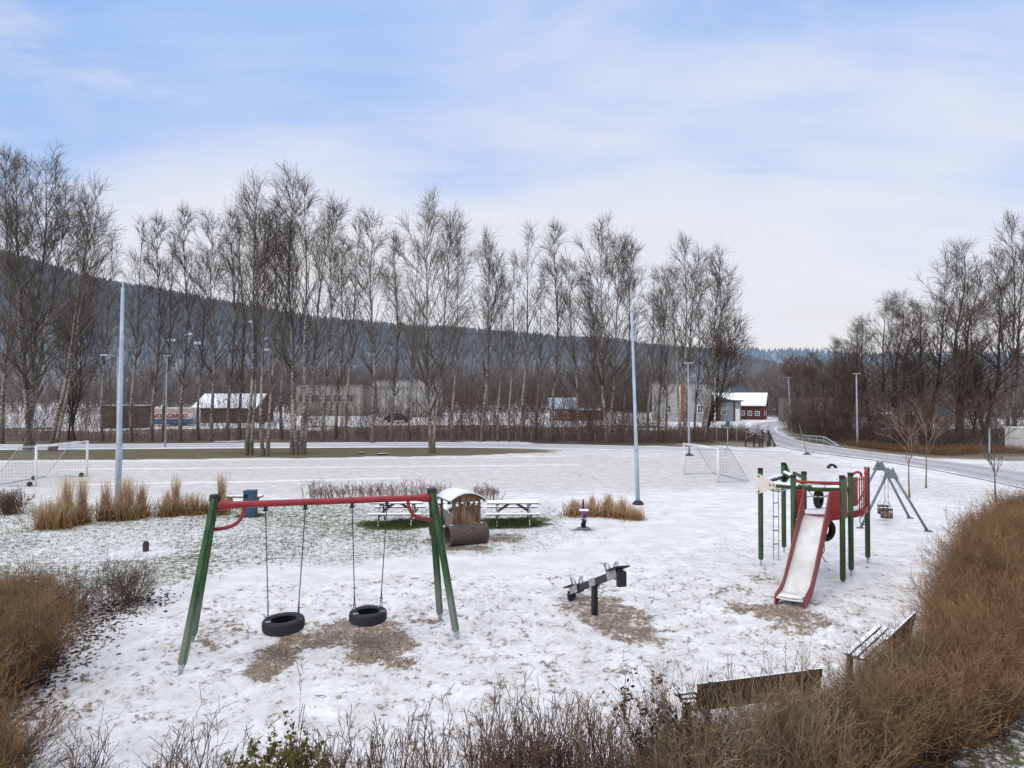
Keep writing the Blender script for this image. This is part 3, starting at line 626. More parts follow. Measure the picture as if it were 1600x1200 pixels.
for a in [
    ('bushy', 1246, 662, 1240, 560, 'small brown tree at the left end of the wood right of the road'),
    ('bushy', 1268, 670, 1266, 556, 'small brown tree above the orange sheet right of the road'),
    ('alder', 1296, 684, 1296, 538, 'low bare tree above the guardrail'),
    ('bushy', 1322, 690, 1322, 560, 'low dark tree left of the roadside lamp post'),
    ('alder', 1328, 688, 1330, 500, 'bare crooked tree just left of the roadside lamp post'),
    ('alder', 1362, 690, 1372, 472, 'round-crowned dark tree directly right of the roadside lamp post'),
    ('oldalder', 1404, 690, 1408, 462, 'dark crooked tree behind the left one of the paired saplings'),
    ('alder', 1452, 690, 1462, 430, 'dark tree behind the right one of the paired saplings'),
    ('oldalder', 1500, 692, 1508, 386, 'tall dark tree with upswept branches left of the lone sapling'),
    ('alder', 1540, 690, 1548, 434, 'dark brown tree behind the lone right sapling'),
    ('fork', 1582, 690, 1590, 344, 'tallest tree on the right, at the picture edge behind the white container'),
    ('oldalder', 1630, 694, 1640, 366, 'dark tree cut by the right picture edge behind the white container'),
    ('bushy', 1430, 688, 1426, 540, 'low tangled tree between the two dark trees behind the paired saplings'),
    ('bushy', 1522, 690, 1520, 540, 'low tangled tree right of the tall upswept dark tree'),
]: tree(*a, group=GR)
# ---------------------------------------------------------------- undergrowth and far woods
def thicket(name, label, pts, n, hrange, m, seed, tw=7, depth=(0, 8), r=.018, kind='stuff', spread=.25, twl=(.3, 1.1), twr=.009, power=1.6, hole=None):
    rng = np.random.default_rng(seed); P0 = wpoly(pts); t = rng.uniform(0, len(P0) - 1.001, n); i = t.astype(int); f = (t - i)[:, None]
    b = P0[i] * (1 - f) + P0[i + 1] * f; b[:, 1] += rng.uniform(depth[0], depth[1], n); b[:, 0] += rng.normal(0, .3, n)
    h = hrange[0] + (hrange[1] - hrange[0]) * rng.uniform(0, 1, n) ** power
    if hole is not None:                   # the gap in the brush before the trailer
        ux = 800 + F * b[:, 0] / b[:, 1]; h = np.where((ux > hole[0]) & (ux < hole[1]), h * .32, h)
    K = 6; S = np.zeros((n, K, 3)); d = np.concatenate([rng.normal(0, spread, (n, 2)), np.ones((n, 1))], 1)
    for k in range(1, K):
        S[:, k] = S[:, k - 1] + d / np.linalg.norm(d, axis=1)[:, None] * (h / (K - 1))[:, None]; d[:, :2] += rng.normal(0, .12, (n, 2))
    S[:, :, :2] += b[:, None]
    Rr = (r * (h / hrange[1] * .7 + .3))[:, None] * np.linspace(1, .2, K)[None]
    T, Tr, _ = spawn(rng, S, Rr, np.maximum(2, (h * tw / 2.5).astype(int)), .15, 1, (.3, .9), lambda t, i: rng.uniform(*twl, len(t)) * (.4 + h[i] * .18), 4, up=.2, wob=.2, rr=.6)
    Tr = np.maximum(Tr, twr)
    T2, T2r, _ = spawn(rng, T, Tr, np.full(len(T), 2), .3, 1, (.3, .9), (twl[0] * .6, twl[1] * .6), 3, wob=.2, rr=.8)
    o = strands(name, [(S, Rr, 3), (T, Tr, 2), (T2, np.maximum(T2r, twr * .8), 2)], m, None, rng)
    return tag(o, label, kind=kind)
thicket('undergrowth', 'tangled brown undergrowth behind the footpath below the birches', [(-700, 692), (0, 691.5), (400, 690.5), (700, 689), (900, 692.5), (1050, 695)], 2300, (.6, 8.5), M['twig_brush'], 51, depth=(.5, 16), power=2.4, hole=(222, 308))
thicket('leafless_scrub', 'dense low brown scrub along the far edge of the footpath', [(-700, 693), (0, 692.5), (400, 691), (700, 689.6), (900, 693.5), (1060, 696)], 1800, (.3, 2.1), M['twig_brush'], 52, depth=(.2, 7), power=1.9, tw=8, twl=(.2, .6))
thicket('roadside_scrub', 'dark tangled scrub below the trees right of the road', [(1262, 676), (1330, 692), (1400, 700), (1480, 702), (1600, 700), (1800, 700)], 2600, (.6, 5.0), M['twig_dark'], 53, depth=(.5, 9), power=2.2)
thicket('dry_grass', 'rust brown dry grass on the bank between road and scrub', [(1335, 697), (1400, 706), (1480, 712), (1530, 708), (1600, 709), (1750, 709)], 3600, (.2, .65), M['dry_bank'], 54, depth=(-.6, 2.6), power=1, tw=4, r=.012, twl=(.1, .3), twr=.006)
thicket('bank_weeds', 'withered weeds on the verge corner beside the wooden fence', [(1040, 694), (1110, 692), (1160, 690), (1205, 695)], 1100, (.2, 1.6), M['twig_brush'], 55, depth=(-.5, 7), power=1.6)
thicket('undergrowth', 'thin bare brush on the rise before the sheds and the trailer', [(-500, 676), (0, 674), (300, 674), (700, 672), (1040, 672)], 1500, (.8, 4.0), M['twig_brush'], 59, depth=(0, 16), power=2.0, r=.022, twr=.012, hole=(222, 308))
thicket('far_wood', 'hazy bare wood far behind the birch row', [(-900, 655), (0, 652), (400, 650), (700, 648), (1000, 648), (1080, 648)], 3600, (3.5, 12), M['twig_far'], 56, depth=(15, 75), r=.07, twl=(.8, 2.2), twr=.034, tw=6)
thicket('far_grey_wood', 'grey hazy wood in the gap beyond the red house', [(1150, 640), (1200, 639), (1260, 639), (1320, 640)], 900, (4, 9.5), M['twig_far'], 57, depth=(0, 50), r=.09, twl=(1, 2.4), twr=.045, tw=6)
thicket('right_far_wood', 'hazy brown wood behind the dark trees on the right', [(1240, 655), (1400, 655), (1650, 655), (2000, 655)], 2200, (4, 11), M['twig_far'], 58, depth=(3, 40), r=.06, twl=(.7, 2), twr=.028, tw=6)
# ---------------------------------------------------------------- shrubs and hedges
def shrub_mesh(name, label, cat, line, width, dens, hfun, m, seed, lean=.17, tw=5, r=.0042, kind=None, twl=.45, group=None, leafm=None, leafn=0, parent_loc=None, fine=2, tr=.0024, clump=.0, thin=None, tang=(.2, .65), bush=0):
    """a hedge or shrub: stems rooted along a line in the world, forking into twigs"""
    rng = np.random.default_rng(seed); P0 = np.array(line, float); seg = np.hypot(*np.diff(P0, axis=0).T); cs = np.concatenate([[0], np.cumsum(seg)])
    n = int(cs[-1] * dens) if cs[-1] > .2 else int(dens); t = rng.uniform(0, cs[-1], n)
    if thin is not None: t = t[rng.uniform(0, 1, n) < thin(t / cs[-1])]; n = len(t)
    b = np.stack([np.interp(t, cs, P0[:, 0]), np.interp(t, cs, P0[:, 1])], -1)
    if clump:
        b += rng.normal(0, width / 2, (n, 2)); cid = (rng.integers(0, max(2, int(n / clump)), n)); cc = b[:max(2, int(n / clump))]; b = cc[cid] + rng.normal(0, .09, (n, 2))
        t = np.interp(b[:, 0], P0[:, 0], cs) if P0[0, 0] < P0[-1, 0] else t
    else: b += rng.uniform(-1, 1, (n, 2)) * width
    hk = np.ones(n); tone_l = 0
    if bush:                               # gather the stems into separate bushes, each with its own size
        nb_ = max(2, int(n / bush)); cid = rng.integers(0, nb_, n); hk = rng.uniform(.74, 1.12, nb_)[cid]
        b = b[:nb_][cid] + rng.normal(0, .075, (n, 2)); t = t[:nb_][cid]
    h = hfun(b[:, 0], b[:, 1], t / max(cs[-1], 1e-6)) * rng.uniform(.45, 1.12, n) * hk
    K = 7; S = np.zeros((n, K, 3)); S[:, 0, :2] = b; S[:, 0, 2] = -.03
    out = rng.normal(0, lean, (n, 2)); d = np.concatenate([out, np.ones((n, 1))], 1)
    for k in range(1, K):
        S[:, k] = S[:, k - 1] + d / np.linalg.norm(d, axis=1)[:, None] * (h / (K - 1))[:, None]; d[:, :2] += rng.normal(0, .05, (n, 2)) + out * .06
    Rr = (r * np.where(rng.uniform(0, 1, n) < .12, rng.uniform(1.5, 2.4, n), rng.uniform(.6, 1.3, n)))[:, None] * np.linspace(1, .3, K)[None]
    T, Tr, ti = spawn(rng, S, Rr, np.full(n, tw), .2, .97, tang, lambda t, i: (h[i] * twl * (1.15 - t) + .12) * rng.uniform(.5, 1.3, len(t)), 5, up=.15, wob=.07, rr=.65)
    Tr = np.maximum(Tr, tr)
    T2, T2r, _ = spawn(rng, T, Tr, np.full(len(T), fine), .2, .95, (.4, 1.0), (.06, .24), 3, up=.05, wob=.10, rr=.8)
    parts = [(S, Rr, 3), (T, Tr, 3), (T2, np.maximum(T2r, tr * .8), 2)]
    if leafm is None:
        o = strands(name, parts, m, None, rng); return tag(o, label, cat, group, kind)
    root = thing(name, label, cat, (0, 0, 0), 0, group)
    strands('stems', parts, m, root, rng)
    q = rng.integers(0, len(T), leafn); f = rng.uniform(.2, 1, leafn); kk = np.minimum((f * 4).astype(int), 4); c = T[q, kk] + rng.normal(0, .025, (leafn, 3))
    dv = rng.normal(0, 1, (leafn, 3)); dv /= np.linalg.norm(dv, axis=1)[:, None]; ln = rng.uniform(.025, .06, leafn)[:, None]
    Lf = np.stack([c - dv * ln * .5, c, c + dv * ln * .5], 1); lr = np.stack([ln[:, 0] * .12, ln[:, 0] * .34, ln[:, 0] * .06], 1)
    strands('leaves', [(Lf, lr, 2)], leafm, root, rng); return root
ones = lambda v: (lambda x, y, t: np.full(len(x), v))
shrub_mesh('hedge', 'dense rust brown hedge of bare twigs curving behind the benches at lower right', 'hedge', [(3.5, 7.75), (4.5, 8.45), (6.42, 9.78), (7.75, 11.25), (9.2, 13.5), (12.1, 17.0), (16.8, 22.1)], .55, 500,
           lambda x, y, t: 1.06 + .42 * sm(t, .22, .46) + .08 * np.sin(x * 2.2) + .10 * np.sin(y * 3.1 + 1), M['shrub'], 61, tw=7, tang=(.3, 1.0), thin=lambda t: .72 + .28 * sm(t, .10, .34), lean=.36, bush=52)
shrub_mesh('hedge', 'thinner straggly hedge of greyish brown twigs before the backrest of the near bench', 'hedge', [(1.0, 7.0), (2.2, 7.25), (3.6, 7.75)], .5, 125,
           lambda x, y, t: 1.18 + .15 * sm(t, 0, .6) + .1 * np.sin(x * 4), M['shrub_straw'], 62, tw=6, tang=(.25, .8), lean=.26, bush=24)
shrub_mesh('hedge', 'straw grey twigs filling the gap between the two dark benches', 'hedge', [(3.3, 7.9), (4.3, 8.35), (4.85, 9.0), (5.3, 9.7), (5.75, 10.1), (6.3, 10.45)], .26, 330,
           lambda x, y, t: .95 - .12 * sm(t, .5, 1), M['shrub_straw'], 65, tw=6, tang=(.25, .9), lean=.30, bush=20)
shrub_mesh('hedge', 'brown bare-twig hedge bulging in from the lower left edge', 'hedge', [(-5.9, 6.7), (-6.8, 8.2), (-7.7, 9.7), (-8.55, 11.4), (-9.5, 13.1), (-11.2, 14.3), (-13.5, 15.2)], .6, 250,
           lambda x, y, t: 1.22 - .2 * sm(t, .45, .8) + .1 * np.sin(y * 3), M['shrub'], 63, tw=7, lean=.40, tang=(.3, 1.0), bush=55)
shrub_mesh('bare_shrub', 'dark spiky bare shrub fanning right at the tip of the left hedge', 'shrub', [(-9.4, 13.8), (-8.8, 14.4), (-8.5, 15.0)], .45, 190, ones(1.05), M['shrub_dark'], 64, lean=.5, bush=30, tang=(.2, .7))
for k, (x0, y0, x1, y1, den, h, lab) in enumerate([
    (-3.7, 6.9, -2.9, 6.95, 46, 1.12, 'thin upright bare stems at the bottom edge left of the olive shrub'),
    (-1.9, 7.0, -.6, 6.9, 75, 1.12, 'sparse bare stems at the bottom edge right of the olive shrub'),
    (-.5, 6.9, .4, 6.9, 150, 1.34, 'taller reddish bare stems at the bottom edge below the seesaw'),
    (.2, 6.9, 1.2, 7.0, 170, 1.30, 'bare stems joining the straggly hedge at the bottom edge')]):
    shrub_mesh('bare_shrub', lab, 'shrub', [(x0, y0), (x1, y1)], .25, den, ones(h), M['shrub_dark'], 70 + k, lean=.12, tw=5, group='bare stems along the bottom edge', twl=.32, r=.0062, tr=.0036)
shrub_mesh('bare_shrub', 'small bare shoot at the bottom edge, left of all the other stems', 'shrub', [(-4.55, 7.25), (-4.5, 7.25)], .10, 14, ones(.95), M['shrub_dark'], 75, r=.0062, tr=.0036, lean=.12, tw=5, twl=.3, group='bare stems along the bottom edge')
shrub_mesh('bare_shrub', 'lone bare whip standing at the bottom edge above the olive shrub', 'shrub', [(-2.35, 7.35), (-2.3, 7.35)], .03, 2, ones(1.55), M['shrub_dark'], 76, r=.0062, tr=.0036, lean=.02, tw=3, twl=.15, group='bare stems along the bottom edge')
shrub_mesh('bare_shrub', 'thin bare twigs leaning right over the litter at lower left', 'shrub', [(-6.3, 7.6), (-6.0, 7.7)], .25, 26, ones(1.15), M['shrub_dark'], 77, r=.0062, tr=.0036, lean=.38, tw=4)
shrub_mesh('olive_shrub', 'small olive green leafy shrub at the bottom edge left of centre', 'shrub', [(-2.55, 7.0), (-2.15, 7.0)], .2, 100, ones(.95), M['shrub_dark'], 78, lean=.3, leafm=M['evergreen'], leafn=5200, fine=1)
shrub_mesh('withered_shrub', 'shrub with black withered leaves left of the near bench', 'shrub', [(1.55, 7.7), (2.2, 7.9)], .3, 120, ones(1.25), M['shrub_dark'], 79, lean=.25, leafm=M['leaf_dark'], leafn=1500, fine=1)
shrub_mesh('olive_shrub', 'olive leafy shrub tucked under the withered shrub beside the near bench', 'shrub', [(1.9, 7.4), (2.4, 7.5)], .2, 50, ones(.9), M['shrub_dark'], 80, lean=.3, leafm=M['evergreen'], leafn=1500, fine=1)
shrub_mesh('withered_shrub', 'reddish brown stems with shrivelled leaves at the bottom edge under the seesaw', 'shrub', [(.0, 7.0), (.75, 7.0)], .2, 60, ones(.95), M['shrub_dark'], 81, lean=.25, leafm=M['leaf_dark'], leafn=700, fine=1)
a_, b_ = at(474, 783), at(700, 782)
shrub_mesh('low_hedge', 'low sparse reddish twig hedge behind the picnic tables and swing beam', 'hedge', [(a_.x, a_.y), (b_.x, b_.y)], .35, 36, ones(.74), M['shrub_red'], 82, lean=.2, tw=4, r=.009, tr=.006)
a_, b_ = at(744, 783), at(776, 782)
shrub_mesh('bare_shrub', 'small reddish bare shrub behind the playhouse roof', 'shrub', [(a_.x, a_.y), (b_.x, b_.y)], .3, 55, ones(.68), M['shrub_red'], 83, lean=.25, tw=4, r=.009, tr=.006)
a_ = at(14, 803)
shrub_mesh('bare_shrub', 'low spreading dark shrub in the snow at the left edge', 'shrub', [(a_.x - .5, a_.y), (a_.x + .3, a_.y)], .3, 110, ones(.95), M['shrub_dark'], 84, lean=.5, tw=5, r=.010, tr=.006)
# ---------------------------------------------------------------- ornamental grass
def grass_clump(px, py, wpx, hpx, label, seed, spiky=.5, n=420):
    n = int(n * .72)
    b = at(px, py); rng = np.random.default_rng(seed); h = hpx * b.y / F; wd = wpx * b.y / F / 2
    root = thing('straw_grass', label, 'ornamental grass', b, 0, 'clumps of straw-coloured grass')
    def blades(n, hh, w_, lean, r, droop):
        S = np.zeros((n, 6, 3)); S[:, 0, 0] = rng.normal(0, w_ * .45, n); S[:, 0, 1] = rng.normal(0, min(w_, .4) * .5, n)
        d = np.concatenate([rng.normal(0, lean, (n, 2)), np.ones((n, 1))], 1); L = hh * rng.uniform(.45, 1.08, n)
        for k in range(1, 6):
            S[:, k] = S[:, k - 1] + d / np.linalg.norm(d, axis=1)[:, None] * (L / 5)[:, None]; d[:, :2] *= 1.18; d[:, 2] -= droop * rng.uniform(0, 1, n)
        return S, (r * rng.uniform(.6, 1.3, n))[:, None] * np.linspace(1, .35, 6)[None], 2
    strands('blades', [blades(n, h * (1 - .8 * spiky), wd * 1.1, .20, .010, .10), blades(n // 5, h * .42, wd * 1.5, .75, .010, .22)], M['straw'], root, rng)
    if spiky > .05: strands('plumes', [blades(int(n * .8), h, wd * .42, .055, .008, .015)], M['straw'], root, rng)
for k, a in enumerate([
    (82, 826, 54, 52, 'low left end clump of the straw grass row by the left floodlight pole', .05, 600), (104, 822, 30, 76, 'tall spiky straw clump, left of the two tall spires', .5, 520), (129, 818, 18, 74, 'tall narrow straw spire, right of the two tall spires', .7, 420),
    (165, 812, 24, 60, 'short straw clump just left of the left floodlight pole foot', .5, 360), (196, 812, 46, 64, 'wide feathery straw clump right of the left floodlight pole foot', .4, 760), (220, 808, 22, 54, 'feathery straw clump at the right end of the middle grass group', .5, 400),
    (262, 806, 28, 40, 'low straw clump left of the tallest single plume', .2, 420), (275, 803, 14, 62, 'tallest single straw plume in the right grass group', .7, 300), (297, 804, 32, 36, 'rounded drooping straw clump in the right grass group', 0, 560),
    (320, 802, 14, 26, 'tiny straw tuft left of the swing post', 0, 200), (346, 803, 22, 62, 'straw clump behind the top of the left swing post', .6, 420),
    (898, 806, 34, 26, 'left clump of the straw grass behind the spring rider', .1, 440), (925, 806, 26, 32, 'straw clump directly behind the spring rider', .3, 400), (950, 807, 30, 36, 'tallest straw clump right of the spring rider', .3, 480), (972, 810, 24, 32, 'straw clump second from the right behind the spring rider', .2, 380), (993, 812, 24, 24, 'rightmost low straw clump behind the spring rider', .05, 360)]):
    grass_clump(a[0], a[1], a[2], a[3], a[4], 200 + k, a[5], a[6])
# ---------------------------------------------------------------- young staked trees
def sapling(px, py, ty, fork, label, seed, m, wid):
    b = at(px, py); t = aty(px, ty, b.y).z; rng = np.random.default_rng(seed)
    root = thing('young_tree', label, 'young tree', b, 0, 'young bare trees by the road')
    P, Rd = trunk_line(rng, t * .93, wob=.05, r0=.042, K=10); Rd = np.maximum(Rd, .012)
    B, Br, _ = spawn(rng, P, Rd, [11], fork, .95, (.5, .9), lambda q, i: rng.uniform(.5, 1, len(q)) * wid, 6, up=.25, wob=.1, rr=.55); Br = np.maximum(Br, .012)
    T, Tr, _ = spawn(rng, B, Br, np.full(len(B), 4), .2, 1, (.3, .8), (.3, .8), 4, up=.2, wob=.12, rr=.6)
    T2, T2r, _ = spawn(rng, T, np.maximum(Tr, .008), np.full(len(T), 2), .2, 1, (.3, .8), (.15, .45), 3, up=.2, wob=.12, rr=.7)
    strands('trunk', [(P, Rd, 8)], m, root, rng); strands('crown', [(B, Br, 4), (T, np.maximum(Tr, .008), 3), (T2, np.maximum(T2r, .006), 2)], M['twig_sapling'] if m is M['sapling'] else M['twig'], root, rng)
sapling(1421, 778, 652, .45, 'young bare tree with yellowish trunk, left and nearer one of the pair by the road', 301, M['sapling'], 1.5)
sapling(1447, 763, 650, .42, 'young bare tree with yellowish trunk, right and farther one of the pair by the road', 302, M['sapling'], 1.6)
sapling(1556, 785, 680, .38, 'lone young bare tree with dark forked crown near the right edge', 303, mat('dark_sapling_bark', (.09, .07, .055), .8, .3, 12), 1.2)
# ================================================================ playground
V3 = Vector
def lerp(a, b, t): return V3(a) * (1 - t) + V3(b) * t
# ---------------------------------------------------------------- tyre swing frame
TL, TR = aty(336, 779, 11.62), aty(675, 769, 12.95)
feet = [(at(281, 1056), TL, -1), (at(300, 1003), TL, 1), (at(715, 1001), TR, -1), (at(688, 970), TR, 1)]
org = at(490, 1005); org.z = 0
sw = thing('swing_frame', 'large swing frame with red top beam on splayed green wooden legs', 'swing frame', org)
bdir = (TR - TL).normalized(); bperp = bdir.cross(V3((0, 0, 1))).normalized()
for ft, tp, s in feet:
    side = -bperp * s; fwd = bperp if s < 0 else -bperp
    top = V3(tp) + fwd * .035 + V3((0, 0, 0))
    dv = (ft - top).normalized(); shoe = ft - dv * .17
    n = 16; prof = MB(org); pts = [lerp(top, shoe, t) for t in (0, .02, .5, .98, 1)]
    # round pole with two sawn grooves
    s_, u_ = frame(dv); rr = .068; vs = []
    for i, p in enumerate(pts):
        k = .9 if i in (0, 4) else 1
        for j in range(24):
            a = 2 * math.pi * j / 24; q = rr * k * (.70 if j % 6 == 3 else 1.0)
            vs.append(p + (s_ * math.cos(a) + u_ * math.sin(a)) * q)
    fs = [[i * 24 + j, i * 24 + (j + 1) % 24, (i + 1) * 24 + (j + 1) % 24, (i + 1) * 24 + j] for i in range(4) for j in range(24)] + [list(range(24))[::-1], list(range(96, 120))]
    leg = prof.add(vs, fs).build('leg', M['green_leg'], sw, False)
    MB(org).tube([shoe + dv * -.03, shoe + dv * .04, shoe + dv * .10, ft + dv * .1], [.055, .05, .036, .034], 12).build('foot_shoe', M['steel'], leg, True)
for tp in (TL, TR):
    MB(org).tube([tp + V3((0, 0, -.045)), tp + V3((0, 0, .05)), tp + V3((0, 0, .07))], [.090, .090, .078], 20).build('cap', M['black'], sw, False, .006)
bl, br = TL + V3((0, 0, -.115)), TR + V3((0, 0, -.10))
MB(org).tube([bl + bdir * .03, bl + bdir * .10, bl + bdir * .32, br - bdir * .32, br - bdir * .10, br - bdir * .03], [.095, .09, .058, .058, .085, .09], 18).build('beam', M['red'], sw, True)
for e, dr, o in ((bl, bdir, TL), (br, -bdir, TR)):
    ax = V3((0, 0, 1)); ln = bdir * (-1 if e is bl else 1)
    p0 = e + dr * .46; p3 = o + V3((0, 0, -.52)) + ln * .085
    c1 = p0 + V3((0, 0, -.42)); pts = [p0 * (1 - t) ** 3 + (p0 + V3((0, 0, -.28))) * 3 * t * (1 - t) ** 2 + (c1 + ln * .12) * 3 * t * t * (1 - t) + p3 * t ** 3 for t in [i / 12 for i in range(13)]]
    MB(org).tube(pts, .032, 12).build('brace', M['red'], sw, True)
def tyre_profile(R0, ri, w):
    h = w / 2
    return [(ri, -h * .62), (ri + .012, -h * .80), (ri + (R0 - ri) * .35, -h * .98), (ri + (R0 - ri) * .72, -h * .95), (R0 * .955, -h * .80), (R0 * .985, -h * .62), (R0 * .992, -h * .38), (R0 * .978, -h * .36), (R0 * .978, -h * .32), (R0, -h * .30), (R0, -h * .05), (R0 * .985, -h * .03), (R0 * .985, h * .03), (R0, h * .05), (R0, h * .30), (R0 * .978, h * .32), (R0 * .978, h * .36), (R0 * .992, h * .38), (R0 * .985, h * .62), (R0 * .955, h * .80), (ri + (R0 - ri) * .72, h * .95), (ri + (R0 - ri) * .35, h * .98), (ri + .012, h * .80), (ri, h * .62), (ri + .03, h * .5), (R0 * .93, h * .45), (R0 * .93, -h * .45), (ri + .03, -h * .5)]
def chain(mb, p, q, r=.011, step_=.035, sides=6):
    p, q = V3(p), V3(q); n = max(3, int((q - p).length / step_)); pts = []; rr = []
    for i in range(n):
        pts += [lerp(p, q, i / n), lerp(p, q, (i + .5) / n)]; rr += [r * .5, r * 1.15]
    pts.append(q); rr.append(r * .5); return mb.tube(pts, rr, sides)
def on_beam(px):
    a, b_ = bl, br; k = (px - 800) / F; d = b_ - a
    t = (k * a.y - a.x) / (d.x - k * d.y); return lerp(a, b_, t)
for (c0, c1, cx, cy, wpx, tilt, lab) in [(416, 478, 443, 975, 64, .035, 'black tyre swing hanging over the squarish bare patch, left one on the red beam'), (551, 605, 575, 962, 58, .01, 'black tyre swing hanging on the red beam, right one, nearer the paired legs')]:
    h0, h1 = on_beam(c0), on_beam(c1); mid = on_beam(cx); ce = aty(cx, cy, mid.y); Rt = wpx / 2 * ce.y / F; wt = Rt * .62
    root = thing('tyre_swing', lab, 'tyre swing', ce, 0, 'tyre swings on the red beam')
    ax = (V3((0, 0, 1)) - bdir * tilt).normalized()
    ty = MB(ce).lathe(tyre_profile(Rt, Rt * .60, wt), ce, ax, 48, True).build('tyre', M['tyre'], root, True)
    for h, sg in ((h0, -1), (h1, 1)):
        MB(ce).box(h + V3((0, 0, -.075)), (.05, .05, .05), 0).box(h + V3((0, 0, -.12)), (.09, .03, .03), math.atan2(bdir.y, bdir.x)).build('hanger', M['black_metal'], root, bevel=.004)
        hb = h + V3((0, 0, -.13)); jt = ce + bdir * sg * Rt * .72 + V3((0, 0, .42)); e1 = ce + bdir * sg * Rt * .70 - bperp * Rt * .42 * -1 + ax * wt * .42; e2 = ce + bdir * sg * Rt * .70 - bperp * Rt * .42 + ax * wt * .42
        mb = chain(MB(ce), hb, jt); chain(mb, jt, e1); chain(mb, jt, e2); mb.build('chain', M['chain'], root, True)
        for e in (e1, e2): MB(ce).box(e + V3((0, 0, .012)), (.085, .045, .02), math.atan2(bdir.y, bdir.x)).build('bracket', M['steel'], root, bevel=.004)
# ---------------------------------------------------------------- seesaw
sc0 = at(929, 962); so_ = V3((sc0.x, sc0.y, 0))
see = thing('seesaw', 'black metal seesaw tilted with its far end on the ground', 'seesaw', so_)
MB(so_).box(so_ + V3((0, 0, .31)), (.10, .10, .66), .5).box(so_ + V3((0, 0, .625)), (.14, .17, .05), .5).build('post', M['black_metal'], see, bevel=.006)
e0, e1 = aty(893, 925, 15.05), aty(971, 896, 12.75); mid = (e0 + e1) / 2; sd = (e1 - e0).normalized(); ss = sd.cross(V3((0, 0, 1))).normalized(); su = ss.cross(sd)
shift = V3((so_.x, so_.y, .70)) - mid; shift.x *= .3; shift.y *= .3
e0 = e0 + shift; e1 = e1 + shift
MB(so_).bar(e0, e1, .10, .13).build('beam', M['black_metal'], see, bevel=.006)
MB(so_).bar(lerp(e0, e1, .44) + ss * .056, lerp(e0, e1, .56) + ss * .056, .012, .15, su).bar(lerp(e0, e1, .44) - ss * .056, lerp(e0, e1, .56) - ss * .056, .012, .15, su).build('pivot_plate', M['plate'], see)
for e, s in ((e0, -1), (e1, 1)):
    st = MB(so_).bar(e - sd * s * .34 + su * .085, e + sd * s * .10 + su * .085, .30, .03, su).build('seat', M['black'], see, bevel=.008)
    for q in (-1, 1):
        b0 = e - sd * s * .48 + ss * q * .075
        MB(so_).bar(b0 - sd * s * .03 - su * .0, b0 + sd * s * .40, .012, .17, su).build('side_plate', M['plate'], see)
        hp = b0 + su * .06; o_ = ss * q * .05
        MB(so_).tube([hp + sd * s * (.09 - .09 * math.cos(a)) + su * (.02 + (.155 if 0 < i_ < 10 else 0) * math.sin(a) ** .5) + o_ * math.sin(a) for i_, a in [(i, math.pi * i / 10) for i in range(11)]], .021, 8).build('handle', M['steel'], see, True)
    bk = e + sd * s * .0 - V3((0, 0, .15 if s > 0 else .16))
    MB(so_).box(bk + V3((0, 0, .02)), (.17, .10, .28 if s > 0 else .26), math.atan2(ss.y, ss.x)).box(bk + V3((0, 0, -.0)), (.18, .11, .02), math.atan2(ss.y, ss.x)).build('bumper_block', M['black'], see, bevel=.012)
# ---------------------------------------------------------------- spring rider
o = at(912, 827); rid = thing('spring_rider', 'small spring rider with purple panel and crossbars before the straw grass', 'spring rider', o)
MB(o).lathe([(.0, .0), (.24, .0), (.24, .04), (.20, .06), (.0, .06)], o, n=20).build('base_plate', M['frame_grey'], rid)
MB(o).tube([o + V3((.085 * math.cos(t * 2.2), .085 * math.sin(t * 2.2), .06 + .011 * t)) for t in range(26)], .018, 6).build('spring', M['black_metal'], rid, True)
MB(o).hexa([o + V3((-.035, -.36, .36)), o + V3((.035, -.36, .36)), o + V3((.035, .34, .36)), o + V3((-.035, .34, .36))], [o + V3((-.035, -.20, .62)), o + V3((.035, -.20, .62)), o + V3((.035, .28, .70)), o + V3((-.035, .28, .70))]).build('panel', M['purple'], rid, bevel=.012)
MB(o).box(o + V3((0, -.26, .48)), (.10, .10, .20)).build('front_panel', mat('maroon_panel', (.10, .02, .03), .5, .3), rid, bevel=.02)
MB(o).tube([o + V3((.0, .1, .66)), o + V3((0, .12, .84)), o + V3((0, .12, .98))], [.04, .036, .03], 10).build('head_post', mat('dark_red_post', (.075, .018, .02), .5, .3), rid, True)
MB(o).box(o + V3((0, -.08, .655)), (.30, .26, .035)).build('seat', M['snow'], rid, bevel=.01)
MB(o).tube([o + V3((-.24, .1, .72)), o + V3((.24, .1, .72))], .022, 8).build('crossbar', M['purple'], rid, True)
MB(o).tube([o + V3((-.22, -.1, .44)), o + V3((.22, -.1, .44))], .022, 8).build('footrest', M['purple'], rid, True)
# ---------------------------------------------------------------- playhouse locomotive on two rollers
pa, pb = at(699, 853.5), at(758, 847.5); W_ = (pb - pa).normalized(); L_ = V3((-W_.y, W_.x, 0)); o = V3((pa.x, pa.y, 0))
wdt = (pb - pa).length
loc = thing('playhouse', 'wooden locomotive playhouse on log rollers with snowy arched roof', 'playhouse', o)
def roller(c, ln, ro, ri, lab=None):
    mb = MB(o); mb.lathe([(ro, -ln / 2), (ro, -ln * .17), (ro * .985, -ln * .165), (ro * .985, ln * .1), (ro, ln * .105), (ro, ln / 2), (ri, ln / 2), (ri, -ln / 2)], c, W_, 40, True)
    r_ = mb.build('roller', M['log'], loc, False, .006)
    MB(o).lathe([(ri - .004, -ln * .35), (.002, -ln * .35)], c, W_, 32).build('hollow', M['dark_hole'], r_)
Rr_ = .335
c1 = o + W_ * wdt / 2 + V3((0, 0, Rr_ - .03)); roller(c1, wdt * 1.0, Rr_, Rr_ * .80)
c2 = c1 + L_ * 1.42; roller(c2, wdt * 1.0, Rr_ * .97, Rr_ * .80)
